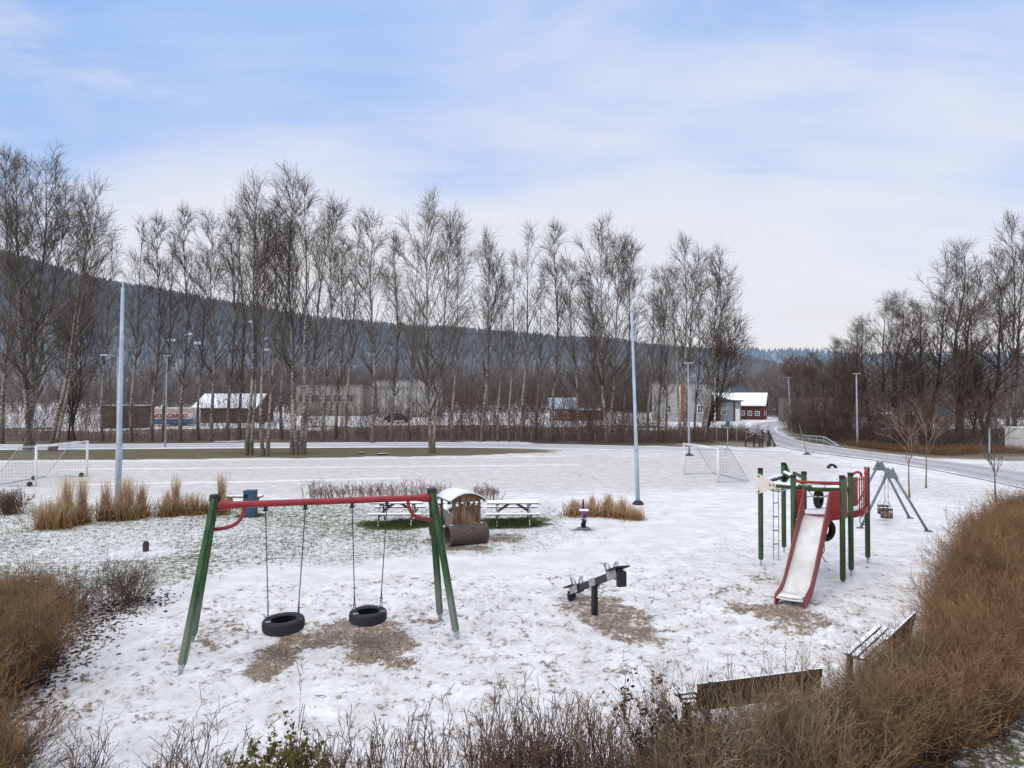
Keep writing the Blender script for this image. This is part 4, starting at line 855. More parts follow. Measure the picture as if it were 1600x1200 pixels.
P = lambda u, v, z: c1 + W_ * u + L_ * v + V3((0, 0, z - c1.z))
hw = .455; zb, ze, zc = .44, 1.30, 1.50
def arch(u, k=1.0): return ze + (zc - ze) * (1 - (u / (hw * 1.18)) ** 2)
# rear wall of the cab with five square openings
ops = [(-.30, .10), (-.13, .10), (.03, .10), (.165, .10), (.33, .10)]; mb = MB(o); y0, y1 = -.02, .03; zo0, zo1 = 1.16, 1.27
us = sorted([-hw, hw] + [c + s * w_ / 2 for c, w_ in ops for s in (-1, 1)])
def slab(u0, u1, z0, z1a, z1b):
    mb.hexa([P(u0, y0, z0), P(u1, y0, z0), P(u1, y1, z0), P(u0, y1, z0)], [P(u0, y0, z1a), P(u1, y0, z1b), P(u1, y1, z1b), P(u0, y1, z1a)])
for i in range(len(us) - 1):
    u0, u1 = us[i], us[i + 1]; hole = any(abs((u0 + u1) / 2 - c) < .01 for c, _ in ops)
    for k in range(2):
        a, b2 = u0 + (u1 - u0) * k / 2, u0 + (u1 - u0) * (k + 1) / 2
        if hole: slab(a, b2, zb, zo0, zo0); slab(a, b2, zo1, arch(a), arch(b2))
        else: slab(a, b2, zb, arch(a), arch(b2))
mb.build('rear_wall', M['house_wood'], loc)
mb = MB(o)
for i in range(9):
    u = -hw + (i + .5) * 2 * hw / 9
    mb.hexa([P(u - .004, y0 - .006, zb), P(u + .004, y0 - .006, zb), P(u + .004, y0 - .001, zb), P(u - .004, y0 - .001, zb)], [P(u - .004, y0 - .006, 1.12), P(u + .004, y0 - .006, 1.12), P(u + .004, y0 - .001, 1.12), P(u - .004, y0 - .001, 1.12)])
mb.build('board_gaps', M['dark_wood'], loc)
for s in (-1, 1):
    u = s * (hw - .02)
    mb = MB(o); pro = [(.04, zb), (.04, 1.02), (.10, 1.00), (.30, .93), (.42, .98), (.62, .98), (.62, zb)]
    vs = [P(u - .02, v, z) for v, z in pro] + [P(u + .02, v, z) for v, z in pro]; n = len(pro)
    mb.add(vs, [list(range(n)), list(range(n, 2 * n))[::-1]] + [[i, (i + 1) % n, n + (i + 1) % n, n + i] for i in range(n)]).build('side_wall', M['wood_grey'], loc, bevel=.006)
    MB(o).bar(P(u, .98, zb - .05), P(u, .98, ze + .02), .07, .07).build('post', M['dark_wood'], loc)
MB(o).bar(P(0, .02, zb - .05), P(0, 1.72, zb - .05), hw * 1.9, .05, (0, 0, 1)).build('floor', M['dark_wood'], loc)
mb = MB(o); mb.lathe([(.0, 0), (.27, 0), (.29, .03), (.29, .66), (.27, .70), (0, .70)], P(0, 1.02, .70), L_, 28); mb.build('boiler', M['wood_grey'], loc)
MB(o).tube([P(0, 1.5, .95), P(0, 1.5, 1.22)], .06, 14).build('chimney', M['dark_wood'], loc)
mb = MB(o); mb2 = MB(o); N_ = 12; v0, v1 = -.13, 1.12
for (b_, th, off) in ((mb, .03, 0), (mb2, .035, .032)):
    g = []
    for v in (v0 + (.0 if b_ is mb else .02), v1):
        for dz in (0, th):
            g.append([P(u, v, arch(u) + .01 + off + dz) for u in [(-1 + 2 * i / N_) * hw * 1.22 for i in range(N_ + 1)]])
    a, b3, c, d_ = g; k = N_ + 1; vs = a + b3 + c + d_
    fs = []
    for i in range(N_):
        fs += [[i, i + 1, k + i + 1, k + i], [2 * k + i, 2 * k + i + 1, 3 * k + i + 1, 3 * k + i], [k + i, k + i + 1, 3 * k + i + 1, 3 * k + i], [i, i + 1, 2 * k + i + 1, 2 * k + i]]
    fs += [[0, k, 3 * k, 2 * k], [N_, k + N_, 3 * k + N_, 2 * k + N_]]
    b_.add(vs, fs)
rf = mb.build('roof', M['dark_wood'], loc); mb2.build('roof_snow', M['snow'], rf, True)
# ---------------------------------------------------------------- picnic tables
def picnic(loc_, rz, label):
    root = thing('picnic_table', label, 'picnic table', loc_, rz, 'picnic tables by the playhouse')
    mb = MB(); [mb.box((0, -.30 + i * .15, .73), (1.84, .135, .04)) for i in range(5)]; mb.build('tabletop', M['table'], root, bevel=.005)
    for s in (-1, 1):
        mb = MB(); [mb.box((0, s * (.68 + i * .145), .435), (1.84, .135, .04)) for i in range(2)]; mb.build('bench_seat', M['table'], root, bevel=.005)
    for x in (-.56, .56):
        for s in (-1, 1): MB().bar((x, s * .27, .71), (x, s * .70, 0), .09, .045, (1, 0, 0)).build('leg', M['table'], root, bevel=.004)
        MB().box((x + .05, 0, .375), (.045, 1.66, .10)).build('crossbeam', M['table'], root, bevel=.004)
        MB().box((x + .05, 0, .68), (.045, .66, .07)).build('batten', M['table'], root, bevel=.004)
        MB().bar((x + .0 + .03, 0, .40), (x * .18, 0, .69), .08, .045, (0, 1, 0)).build('brace', M['table'], root, bevel=.004)
    return root
for px, py, rz, lab in [(621, 817, .02, 'snow-dusted wooden picnic table left of the playhouse, seen under the red beam'), (712, 817, .02, 'snow-dusted wooden picnic table mostly hidden behind the playhouse'), (801, 817, .03, 'snow-dusted wooden picnic table right of the playhouse')]:
    p = at(px, py); picnic((p.x, p.y, 0), rz, lab)
# ---------------------------------------------------------------- litter bin and the snowy bench behind it
o = at(391, 806); bn = thing('litter_bin', 'blue litter bin with dark square opening behind the swing beam', 'litter bin', o)
MB(o).hexa([o + V3((x, y, .05)) for x, y in ((-.22, -.2), (.22, -.2), (.22, .2), (-.22, .2))], [o + V3((x, y, .90)) for x, y in ((-.205, -.19), (.205, -.19), (.205, .19), (-.205, .19))]).build('body', M['blue'], bn, bevel=.03)
MB(o).box(o + V3((0, 0, .93)), (.44, .41, .05)).build('lid', M['blue'], bn, bevel=.02)
MB(o).box(o + V3((0, 0, .03)), (.46, .43, .10)).build('foot', mat('blue_plinth', (.05, .09, .13), .6, .2), bn, bevel=.01)
MB(o).box(o + V3((-.11, -.196, .76)), (.15, .02, .13)).build('opening', M['dark_hole'], bn)
o = at(388, 792); o.z = 0; pb_ = thing('park_bench', 'low snow-topped slab bench behind the blue litter bin', 'bench', o)
MB(o).box(o + V3((-.2, 0, .42)), (1.5, .42, .07)).build('seat', M['wood_grey'], pb_, bevel=.01)
for x in (-.75, .32): MB(o).box(o + V3((x, 0, .19)), (.12, .36, .39)).build('leg', M['wood_grey'], pb_, bevel=.01)
# ---------------------------------------------------------------- well cover with a stub post
o = at(221, 865); o.z = 0; wl = thing('well_cover', 'round snow-covered concrete cover with a short brown post', 'well cover', o)
MB(o).lathe([(0, .045), (.70, .04), (.90, .025), (.95, .0), (.95, -.05)], o, n=48).build('disc', mat('thin_snow_disc', (.64, .635, .63), .85, .12, 3, bump=.4, spec=.2), wl, True)
MB(o).lathe([(.965, -.05), (.965, .02), (.94, .02), (.94, -.05)], o, n=48, closed=True).build('rim', M['wood_grey'], wl)
q = o + V3((.07, .1, 0)); MB(o).box(q + V3((0, 0, .16)), (.13, .13, .26)).box(q + V3((0, 0, .30)), (.11, .15, .05), .3).build('stub_post', mat('brown_stub', (.06, .035, .028), .8, .4), wl, bevel=.015)
# ---------------------------------------------------------------- play tower
def up(px, py, d): return aty(px, py, d)
HT = 2.56
bases = {'a': at(1189, 884), 'b': at(1225, 864), 'e': at(1317, 911), 'f': at(1330, 901), 'g': at(1356, 881)}
p3 = V3((6.80, 16.55, 0)); p4 = V3((7.36, 17.25, 0)); bases['c'] = p3; bases['d'] = p4
for k_ in bases: bases[k_].z = 0
o = V3((7.7, 16.6, 0)); tw = thing('play_tower', 'red and green climbing tower on tall posts with a slide', 'play tower', o)
for k_, b in bases.items():
    z0 = .17 if k_ != 'e' else .06
    ps = MB(o).tube([b + V3((0, 0, z0)), b + V3((0, 0, z0 + .04)), b + V3((0, 0, HT - .05))], [.052, .064, .064], 16).build('post', M['green'], tw, True)
    MB(o).tube([b + V3((0, 0, -.05)), b + V3((0, 0, z0 + .01))], .026, 10).build('foot', M['steel'], ps, True)
    MB(o).tube([b + V3((0, 0, HT - .06)), b + V3((0, 0, HT)), b + V3((0, 0, HT + .012))], [.069, .069, .06], 16).build('cap', M['black'], ps)
A_, B_, C_, D_, E_, F_, G_ = (bases[k_] for k_ in 'abcdefg')
Zv = lambda p, z: V3((p.x, p.y, z))
zb = 2.16
def snowbeam(p, q, z, r=.062, m=M['green']):
    p, q = Zv(p, z), Zv(q, z); d_ = (q - p).normalized(); p2, q2 = p + d_ * .075, q - d_ * .075
    bm_ = MB(o).tube([p2, q2], r, 14).build('climbing_beam', m, tw, True)
    s_ = d_.cross(V3((0, 0, 1))); vs = []; K = 14; n = 7
    for i in range(K):
        c = lerp(p2 + d_ * .1, q2 - d_ * .06, i / (K - 1))
        for j in range(n):
            a = math.radians(30 + 120 * j / (n - 1)); rr = r + .006 + .020 * math.sin(math.pi * j / (n - 1)) * (.5 + .5 * max(0, math.sin(math.pi * i / (K - 1))) ** .3)
            vs.append(c + s_ * math.cos(a) * rr + V3((0, 0, math.sin(a) * rr)))
    MB(o).add(vs, [[i * n + j, i * n + j + 1, (i + 1) * n + j + 1, (i + 1) * n + j] for i in range(K - 1) for j in range(n - 1)]).build('snow_cap', M['snow'], bm_, True)
snowbeam(A_, D_, zb); snowbeam(D_, F_, zb - .01, .075); snowbeam(A_, B_, zb + .02); snowbeam(B_, D_, zb + .12, .06)
# triangular end plates of the beams
def plate(p, tow, z, m, back=False):
    d_ = (Zv(tow, 0) - Zv(p, 0)).normalized(); n_ = d_.cross(V3((0, 0, 1))); mb = MB(o)
    s = -1 if not back else 1; off = n_ * .068 * (1 if n_.y < 0 else -1) * (1 if not back else -1)
    tri = [(-.07, .26), (.03, .25), (.44, .06), (.46, 0), (.44, -.06), (.03, -.25), (-.07, -.26)]
    a = [Zv(p, z) + d_ * u + V3((0, 0, v)) + off for u, v in tri]; b2 = [q + n_ * .022 * (1 if n_.y < 0 else -1) for q in a]; n = len(a)
    pl = mb.add(a + b2, [list(range(n)), list(range(n, 2 * n))[::-1]] + [[i, (i + 1) % n, n + (i + 1) % n, n + i] for i in range(n)]).build('end_plate', m, tw, bevel=.005)
    for u, v in ((0, .20), (0, -.20), (.30, 0), (.40, 0)):
        c = Zv(p, z) + d_ * u + V3((0, 0, v)) + off + n_ * .02 * (1 if n_.y < 0 else -1); f = n_ * (1 if n_.y < 0 else -1)
        MB(o).tube([c, c + f * .02], .022, 10).build('bolt', M['black'], pl)
plate(A_, D_, zb, M['cream']); plate(B_, D_, zb + .12, M['green'])
MB(o).bar(Zv(A_, zb - .26) + V3((-.075, 0, 0)), Zv(A_, zb + .26) + V3((-.075, 0, 0)), .03, .05).build('bracket', M['black'], tw)
# climbing net of white ropes slung between the three beams
tri_ = [Zv(A_, zb), Zv(B_, zb), Zv(D_, zb)]
mb = MB(o)
def sag(p, q, s): return [lerp(p, q, t) - V3((0, 0, s * 4 * t * (1 - t))) for t in [i / 8 for i in range(9)]]
for t in (.25, .5, .75): mb.tube(sag(lerp(tri_[0], tri_[2], t), lerp(tri_[1], tri_[2], t), .14), .014, 6)
for t in (.2, .4, .6, .8): mb.tube(sag(lerp(tri_[0], tri_[1], t), lerp(tri_[0], tri_[2], .55 + .1 * t) if t < .5 else tri_[2] * .1 + lerp(tri_[1], tri_[2], .8) * .9, .16), .014, 6)
mb.tube(sag(tri_[0], lerp(tri_[1], tri_[2], .6), .22), .016, 6); mb.build('climbing_net', M['rope'], tw, True)
# rope ladder
ra, rb = lerp(Zv(A_, zb - .06), Zv(D_, zb - .06), .30), lerp(Zv(A_, zb - .06), Zv(D_, zb - .06), .42)
mb = MB(o); za = .2
for p in (ra, rb): chain(mb, p, V3((p.x, p.y, .22)), .010, .05)
for z in (.62, .97, 1.33, 1.68): mb.tube([V3((ra.x, ra.y, z)), V3((rb.x, rb.y, z + .03))], .014, 6)
mb.build('rope_ladder', M['chain'], tw, True)
# platform and barriers
zp = 1.60
pl = [C_, E_, F_, G_, V3((8.35, 17.75, 0)), D_]
MB(o).hexa([Zv(p, zp - .09) for p in pl], [Zv(p, zp) for p in pl]).build('platform', M['red_pale'], tw)
ctr = sum((Zv(p, 0) for p in pl), V3()) / len(pl)
ins = [lerp(Zv(p, 0), ctr, .09) for p in pl]
MB(o).hexa([Zv(p, zp + .004) for p in ins], [Zv(p, zp + .035) for p in ins]).build('platform_snow', M['snow'], tw, bevel=.01)
def panel(p, q, z0, z1, m, t=.025, name='side_panel'):
    return MB(o).hexa([p_ for p_ in [Zv(p, z0) + n_ for n_ in ()]] or quad(p, q, z0, t), quad(p, q, z1, t)).build(name, m, tw, bevel=.008)
def quad(p, q, z, t):
    d_ = (Zv(q, 0) - Zv(p, 0)).normalized(); n_ = d_.cross(V3((0, 0, 1))) * t / 2
    return [Zv(p, z) - n_, Zv(q, z) - n_, Zv(q, z) + n_, Zv(p, z) + n_]
STL, STR = at(1256, 800, 1.66), at(1284, 803, 1.66)
STL = V3((7.05, 16.48, 0)); STR = V3((7.49, 16.18, 0)); sdir = V3((-.60, -.80, 0)); sper = (STR - STL).normalized()
panel(lerp(C_, STL, .22), STL, 1.52, 2.22, M['red']); panel(STR, lerp(E_, STR, .18), 1.52, 2.22, M['red'])
panel(lerp(E_, F_, .10), lerp(E_, F_, .56), 1.5, 2.50, M['red'])
fg = lambda t: lerp(F_, G_, t)
# bulging guard of boards and bars between the two right posts
gn = V3(((G_ - F_).y, -(G_ - F_).x, 0)).normalized()
def gp(t): return lerp(F_, G_, t) + gn * (.12 * math.sin(math.pi * t))
panel(gp(.03), gp(.21), 1.72, 2.44, M['red'], .03, 'guard_board'); panel(gp(.76), gp(.97), 1.45, 2.46, M['red'], .03, 'guard_board')
mb = MB(o)
for t in (.28, .37, .46, .55, .64, .71): mb.tube([Zv(gp(t), 1.46), Zv(gp(t), 2.42)], .016, 8)
for z in (1.47, 2.36): mb.tube([Zv(gp(t), z) for t in [i / 12 for i in range(1, 12)]], .018, 8)
mb.build('guard_bars', M['red'], tw, True)
mb = MB(o)
for t0, t1, z in ((.03, .36, 2.43), (.58, .97, 2.45)):
    mb.tube([Zv(gp(t0 + (t1 - t0) * (.5 - .5 * math.cos(a))), z + .13 * math.sin(a)) for a in [math.pi * i / 10 for i in range(11)]], .032, 8)
mb.build('hoop', M['red'], tw, True)
mb = MB(o); mb.add([Zv(gp(t), z) + gn * k for t in [i / 12 for i in range(13)] for z, k in ((1.44, 0), (1.60, 0), (1.60, .02), (1.44, .02))],
    [[i * 4 + j, i * 4 + (j + 1) % 4, i * 4 + 4 + (j + 1) % 4, i * 4 + 4 + j] for i in range(12) for j in range(4)]).build('curved_rim', M['red'], tw)
arc = [gp(i / 12) for i in range(13)]
MB(o).hexa([Zv(p, zp - .06) for p in arc], [Zv(p, zp - .004) for p in arc]).build('balcony_floor', M['red_pale'], tw)
MB(o).hexa([Zv(lerp(p, (F_ + G_) / 2, .1), zp - .002) for p in arc], [Zv(lerp(p, (F_ + G_) / 2, .1), zp + .036) for p in arc]).build('balcony_snow', M['snow'], tw)
# red hand rail above the slide, with its support stubs
r0, r1 = Zv(C_, 2.40), Zv(E_, 2.40)
rd = (r1 - r0).normalized()
MB(o).tube([r0 + rd * .05 + V3((0, 0, .035)), r0 + rd * .16, lerp(r0, r1, .5) - V3((0, 0, .012)), r1 - rd * .12 - V3((0, 0, .02)), r1 - rd * .04 - V3((0, 0, .02))], [.038, .035, .036, .045, .045], 12).build('hand_rail', M['red'], tw, True)
mb = MB(o); mb.tube([Zv(C_, 2.33) + rd * .2, Zv(C_, 2.34) + rd * .9], .012, 6)
for t in (.25, .62): mb.tube([lerp(r0, r1, t) - V3((0, 0, .03)), lerp(r0, r1, t + .03) - V3((0, 0, .12))], .012, 6)
mb.build('rail_bracket', M['rope'], tw, True)
MB(o).tube([Zv(D_, 2.40) + V3((0, .0, .02)), lerp(Zv(D_, 2.42), Zv(B_, 2.42), .45), Zv(lerp(D_, B_, .45), zb + .1)], .04, 10).build('brace', M['green'], tw, True)
# slide
prof = [(0, 1.60), (.10, 1.595), (.28, 1.50), (.60, 1.24), (1.00, .91), (1.45, .55), (1.72, .345), (1.86, .265), (2.02, .225), (2.42, .20)]
uprf = [(0, 2.22), (.06, 2.20), (.28, 1.98), (.60, 1.62), (1.00, 1.20), (1.45, .775), (1.72, .53), (1.86, .43), (2.02, .37), (2.44, .27)]
lwrf = [(0, 1.50), (.10, 1.49), (.28, 1.40), (.60, 1.12), (1.00, .78), (1.45, .42), (1.72, .22), (1.86, .14), (2.02, .09), (2.44, .02)]
SP = lambda u, s, z: lerp(STL, STR, u) + sdir * s + V3((0, 0, z))
mb = MB(o); n = len(prof); nu = 5
vs = [SP(u, s, z + .02 * (2 * u - 1) ** 2) for s, z in prof for u in [i / (nu - 1) for i in range(nu)]]
vs += [p - V3((0, 0, .025)) for p in vs]; fs = []; q_ = n * nu
for i in range(n - 1):
    for j in range(nu - 1):
        a = i * nu + j; fs += [[a, a + 1, a + nu + 1, a + nu], [q_ + a, q_ + a + nu, q_ + a + nu + 1, q_ + a + 1]]
fs += [[(n - 1) * nu + j, (n - 1) * nu + j + 1, q_ + (n - 1) * nu + j + 1, q_ + (n - 1) * nu + j] for j in range(nu - 1)]
mb.add(vs, fs).build('slide_bed', M['bedsteel'], tw, True)
MB(o).hexa([SP(u, s, .232) for u, s in ((.06, 2.20), (.94, 2.16), (.94, 2.40), (.06, 2.40))], [SP(u, s, .262) for u, s in ((.10, 2.26), (.90, 2.22), (.92, 2.39), (.08, 2.39))]).build('slide_snow', M['snow'], tw, True)
for u0, u1 in ((-.07, -.005), (1.005, 1.07)):
    mb = MB(o); vs = []
    for (s, zu), (_, zl) in zip(uprf, lwrf): vs += [SP(u0, s, zl), SP(u1, s, zl), SP(u1, s, zu), SP(u0, s, zu)]
    k_ = len(uprf); fs = [[i * 4 + j, i * 4 + (j + 1) % 4, i * 4 + 4 + (j + 1) % 4, i * 4 + 4 + j] for i in range(k_ - 1) for j in range(4)] + [[0, 1, 2, 3], [4 * k_ - 4 + j for j in (3, 2, 1, 0)]]
    mb.add(vs, fs).build('slide_side', M['red_pale'], tw, bevel=.012)
MB(o).tube([SP(.5, 2.0, .0), SP(.5, 2.0, .22)], .03, 8).build('slide_foot', M['steel'], tw, True)
# loop hanging below the balcony
c = Zv(gp(.45), 1.30); MB(o).tube([c + V3((.11 * math.cos(a), .02 * math.cos(a), .11 * math.sin(a))) for a in [i * math.pi / 8 for i in range(16)]], .012, 6, closed=True).build('loop', M['chain'], tw, True)
# hanging climbing tyres
hp = Zv(lerp(D_, F_, .42), zb - .05)
for (cx, cy, dd, Rt, rzt, lab, cz) in [(1279, 779, 17.35, .235, .85, 'small tyre hung on ropes behind the upper slide', None), (1289, 828, 17.2, .285, .30, 'black tyre hanging upright under the tower platform right of the slide', None)]:
    ce = aty(cx, cy, dd); root = thing('climbing_tyre', lab, 'tyre', ce, 0, 'tyres hanging in the play tower')
    ax = V3((math.sin(rzt), -math.cos(rzt), 0))
    MB(ce).lathe(tyre_profile(Rt, Rt * .58, Rt * .6), ce, ax, 36, True).build('tyre', M['tyre'], root, True)
    topz = zb - .05 if cy < 800 else zp - .09
    mb = chain(MB(ce), ce + V3((0, 0, Rt * .97)), V3((ce.x, ce.y, topz)), .010)
    if cy > 800:
        b0 = ce + V3((-.02, 0, -Rt * .97)); MB(ce).tube([b0, b0 + V3((.0, 0, -.25)), b0 + V3((-.07, 0, -.36)), b0 + V3((.03, 0, -.52))], .012, 6).build('dangling_chain', M['chain'], root, True)
    else:
        MB(ce).tube([lerp(D_, F_, .08) + V3((0, 0, zb - .05)), ce + V3((-.1, -.05, -.02)), lerp(D_, F_, .75) + V3((0, 0, zb - .05))], .014, 6).build('sling', M['rope'], root, True)
        MB(ce).tube([lerp(D_, F_, .05) + V3((0, 0, zb - .22)), lerp(D_, F_, .8) + V3((0, 0, zb - .20))], .016, 6).build('rope', M['rope'], root, True)
    mb.build('chain', M['chain'], root, True)
# ---------------------------------------------------------------- bucket swing frame
nl, nr, fr = at(1344, 826), at(1450, 831), at(1422, 811); fl = fr + (nl - nr) * .97
na, fa = aty(1391, 737, (nl.y + nr.y) / 2), aty(1375, 726, (fr.y + fl.y) / 2); o = V3(((na.x + fa.x) / 2, (na.y + fa.y) / 2, 0))
fs_ = thing('swing_frame', 'grey steel swing frame with bucket seats right of the play tower', 'swing frame', o)
bd = (fa - na).normalized(); cr = bd.cross(V3((0, 0, 1))).normalized()
for f, a in ((nl, na), (nr, na), (fl, fa), (fr, fa)):
    sg = 1 if (f - a).dot(cr) > 0 else -1; t0 = a + cr * sg * .10 + V3((0, 0, -.10))
    lg = MB(o).tube([t0, f], .042, 12).build('leg', M['frame_grey'], fs_, True)
    MB(o).box(f + V3((0, 0, .03)), (.20, .14, .05)).build('foot_plate', M['frame_grey'], lg, bevel=.006)
for a, s in ((na, -1), (fa, 1)):
    h = a + bd * s * .05; mb = MB(o); tr_ = [(-.10, .09), (.10, .09), (.24, -.22), (-.24, -.22)]
    q1 = [h + cr * u + V3((0, 0, v)) for u, v in tr_]; mb.hexa(q1, [p + bd * s * .03 for p in q1]).build('gusset', M['frame_grey'], fs_, bevel=.008)
    mb = MB(o)
    for u in (-.07, .07): mb.tube([h + cr * u + V3((0, 0, .07)) + bd * s * .02, h + cr * u + V3((0, 0, .13)) + bd * s * .02], .03, 8)
    mb.build('bolt', M['frame_grey'], fs_)
MB(o).tube([na, fa], .048, 12).build('beam', M['frame_grey'], fs_, True)
bkm = mat('bucket_seat_plastic', (.055, .035, .028), .6, .3, 10); bko = mat('bucket_padding', (.22, .13, .09), .7, .3, 10, snow=.6)
for t, cm_, lab in ((.36, 'chain', 'dark bucket swing seat with brown padding, nearer one on the grey frame'), (.70, 'chain_pale', 'bucket swing seat on pale chains, farther one behind the other on the grey frame')):
    h = lerp(na, fa, t); c = V3((h.x, h.y, .42)); root = thing('bucket_swing', lab, 'bucket swing', c, 0, 'bucket swings on the grey frame')
    mb = MB(c)
    for z in (-.14, .13): mb.tube([c + V3((.18 * math.cos(a), .16 * math.sin(a), z)) for a in [i * math.pi / 12 for i in range(24)]], .020, 8, closed=True)
    for a in [i * math.pi / 4 + .4 for i in range(8)]: mb.tube([c + V3((.18 * math.cos(a), .16 * math.sin(a), -.14)), c + V3((.18 * math.cos(a), .16 * math.sin(a), .13))], .012, 6)
    mb.build('cage', bkm, root, True)
    MB(c).lathe([(.0, -.15), (.15, -.15), (.165, -.12), (.165, .02), (.15, .02), (.14, -.11), (0, -.11)], c, n=24).build('seat', bko, root, True)
    for s in (-1, 1):
        mb = MB(c); top = h + bd * s * .04 * 1 + cr * s * .055 + V3((0, 0, -.05)); j = c + cr * s * .05 + V3((0, 0, .42))
        chain(mb, top, j, .008); chain(mb, j, c + cr * s * .17 + V3((0, .08, .13)), .008); chain(mb, j, c + cr * s * .15 + V3((0, -.10, .13)), .008); mb.build('chain', M[cm_], root, True)
# ---------------------------------------------------------------- football goals
def goal(np_, fp_, H, back, label, wheels):
    o = V3((np_.x, np_.y, 0)); root = thing('football_goal', label, 'football goal', o, 0, 'football goals on the snowy field')
    T = lambda p, z=H: V3((p.x, p.y, z)); ds, dt = back; r = .058
    for p in (np_, fp_): MB(o).tube([T(p, -.03), T(p, H + r)], r, 12).build('post', M['white'], root, True)
    dd = (fp_ - np_).normalized()
    MB(o).tube([T(np_) + dd * .056, T(fp_) - dd * .056], r, 12).build('crossbar', M['white'], root, True)
    for p in (np_, fp_): MB(o).tube([T(p) + ds * .05, T(p) + ds * dt[0], T(p, .04) + ds * dt[1], T(p, .04) + ds * .05], .024, 8).build('net_bow', M['steel'], root, True)
    MB(o).tube([T(np_, .04) + ds * dt[1], T(fp_, .04) + ds * dt[1]], .026, 8).tube([T(np_) + ds * dt[0], T(fp_) + ds * dt[0]], .015, 8).build('ground_bar', M['steel'], root, True)
    mb = MB(o); st = .16; L = (fp_ - np_).length; n = int(L / st)
    prof = [T(np_, H - .02) + ds * .05, T(np_, H - .04) + ds * dt[0], T(np_, .05) + ds * dt[1]]
    W = .0045
    for i in range(n + 1):
        q = dd * (L * i / n); mb.tube([p + q for p in prof], W, 3, False)
    m_ = int((prof[2] - prof[1]).length / st)
    for i in range(m_ + 1):
        p = lerp(prof[1], prof[2], i / m_); mb.tube([p, p + dd * L], W, 3, False)
    for i in range(4): p = lerp(prof[0], prof[1], i / 4); mb.tube([p, p + dd * L], W, 3, False)
    for e in (np_, fp_):
        k = int(H / st)
        for i in range(1, k):
            z = H * i / k; x1 = dt[0] + (dt[1] - dt[0]) * (1 - i / k); mb.tube([T(e, z), T(e, z) + ds * x1], W, 3, False)
        for i in range(1, int(dt[1] / st)):
            x = i * st; z1 = H if x < dt[0] else H * (dt[1] - x) / (dt[1] - dt[0]); mb.tube([T(e, .03) + ds * x, T(e, max(.04, z1)) + ds * x], W, 3, False)
    mb.build('net', M['net'], root)
    for p in wheels: MB(o).lathe([(0, -.06), (.10, -.06), (.12, -.04), (.12, .04), (.10, .06), (0, .06)], p + V3((0, 0, .12)), dd, 18).build('wheel', M['black'], root)
n_, f_ = at(56, 760), at(136, 745); ds = V3((-1, -.05, 0)).normalized()
goal(n_, f_, 1.93, (ds, (.8, 2.2)), 'white football goal at the left edge, net sagging behind', [n_ + ds * .3, f_ + ds * .3, n_ + ds * 1.9 + (f_ - n_).normalized() * 2.6])
n_, f_ = at(1122, 754), at(1069, 741); dd = (f_ - n_).normalized(); ds = V3((-dd.y, dd.x, 0)); ds = -ds if ds.x < 0 else ds
goal(n_, f_, 1.72, (ds, (.66, 1.75)), 'white football goal behind the play tower, net leaning to the right', [])
# ---------------------------------------------------------------- floodlight poles and lamps
def pole(name, label, cat, bx, by, tx, ty, r0, r1, m, group=None, head=None, foot=None):
    b = at(bx, by); t = aty(tx, ty, b.y); root = thing(name, label, cat, V3((b.x, b.y, 0)), 0, group); o = V3((b.x, b.y, 0))
    MB(o).tube([b - V3((0, 0, .1)), lerp(b, t, .28), lerp(b, t, .285), t], [r0, r0, r0 * .86, r1], 12).build('pole', m, root, True)
    if name == 'floodlight_pole':
        MB(o).box(b + V3((0, -r0 * .92, 1.1)), (r0 * .9, .03, .42)).build('hatch', M['steel'], root, bevel=.008)
        c_ = lerp(b, t, .285); MB(o).tube([c_ - V3((0, 0, .06)), c_ + V3((0, 0, .02))], r0 * 1.06, 12).build('collar', M['steel'], root)
    if foot: MB(o).lathe([(0, .16), (r0 * 1.5, .16), (foot, .03), (foot, 0)], b, n=16).build('base', M['black'], root)
    if head == 'lamp':
        MB(o).tube([t, t + V3((-.25, -.1, .08)), t + V3((-.55, -.2, .09))], .03, 8).build('arm', m, root, True)
        MB(o).box(t + V3((-.8, -.25, .08)), (.55, .20, .10)).build('lamp_head', M['steel'], root, bevel=.03)
    elif head == 'tee':
        MB(o).bar(t + V3((-.34, 0, .0)), t + V3((.34, 0, .0)), .14, .07).build('lamp_head', M['steel'], root, bevel=.03)
    elif head == 'cap': MB(o).tube([t, t + V3((0, 0, .22))], r1 * .6, 10).build('cap', m, root, True)
    return root
pole('floodlight_pole', 'tall pale blue-grey pole rising from the straw grass on the left', 'pole', 184, 790, 192, 449, .118, .062, M['pole'], 'tall field poles', 'cap')
pole('floodlight_pole', 'tall pale grey pole on the field behind the straw grass right of centre', 'pole', 997, 788, 987, 487, .085, .052, M['pole'], 'tall field poles', 'cap', .24)
lampm = mat('lamp_post_steel', (.30, .33, .36), .5, .2, 4)
pole('street_lamp', 'grey lamp post half hidden behind the tall left floodlight pole', 'street lamp', 183, 716, 184, 557, .07, .05, lampm, 'street lamps', 'lamp')
pole('street_lamp', 'thin grey lamp post by the footpath in front of the lettered trailer', 'street lamp', 258, 700, 261, 556, .07, .045, lampm, 'street lamps', 'tee')
pole('street_lamp', 'grey street lamp on a dark foot behind the right football goal', 'street lamp', 1077, 712, 1075, 567, .085, .055, lampm, 'street lamps', 'tee', .35)
pole('street_lamp', 'grey street lamp on the bank right of the guardrail', 'street lamp', 1340, 698, 1338, 584, .085, .055, lampm, 'street lamps', 'tee')
pole('street_lamp', 'pale distant lamp post in the gap right of the red house', 'street lamp', 1221, 642, 1220, 604, .22, .14, M['white'], 'street lamps', 'cap')
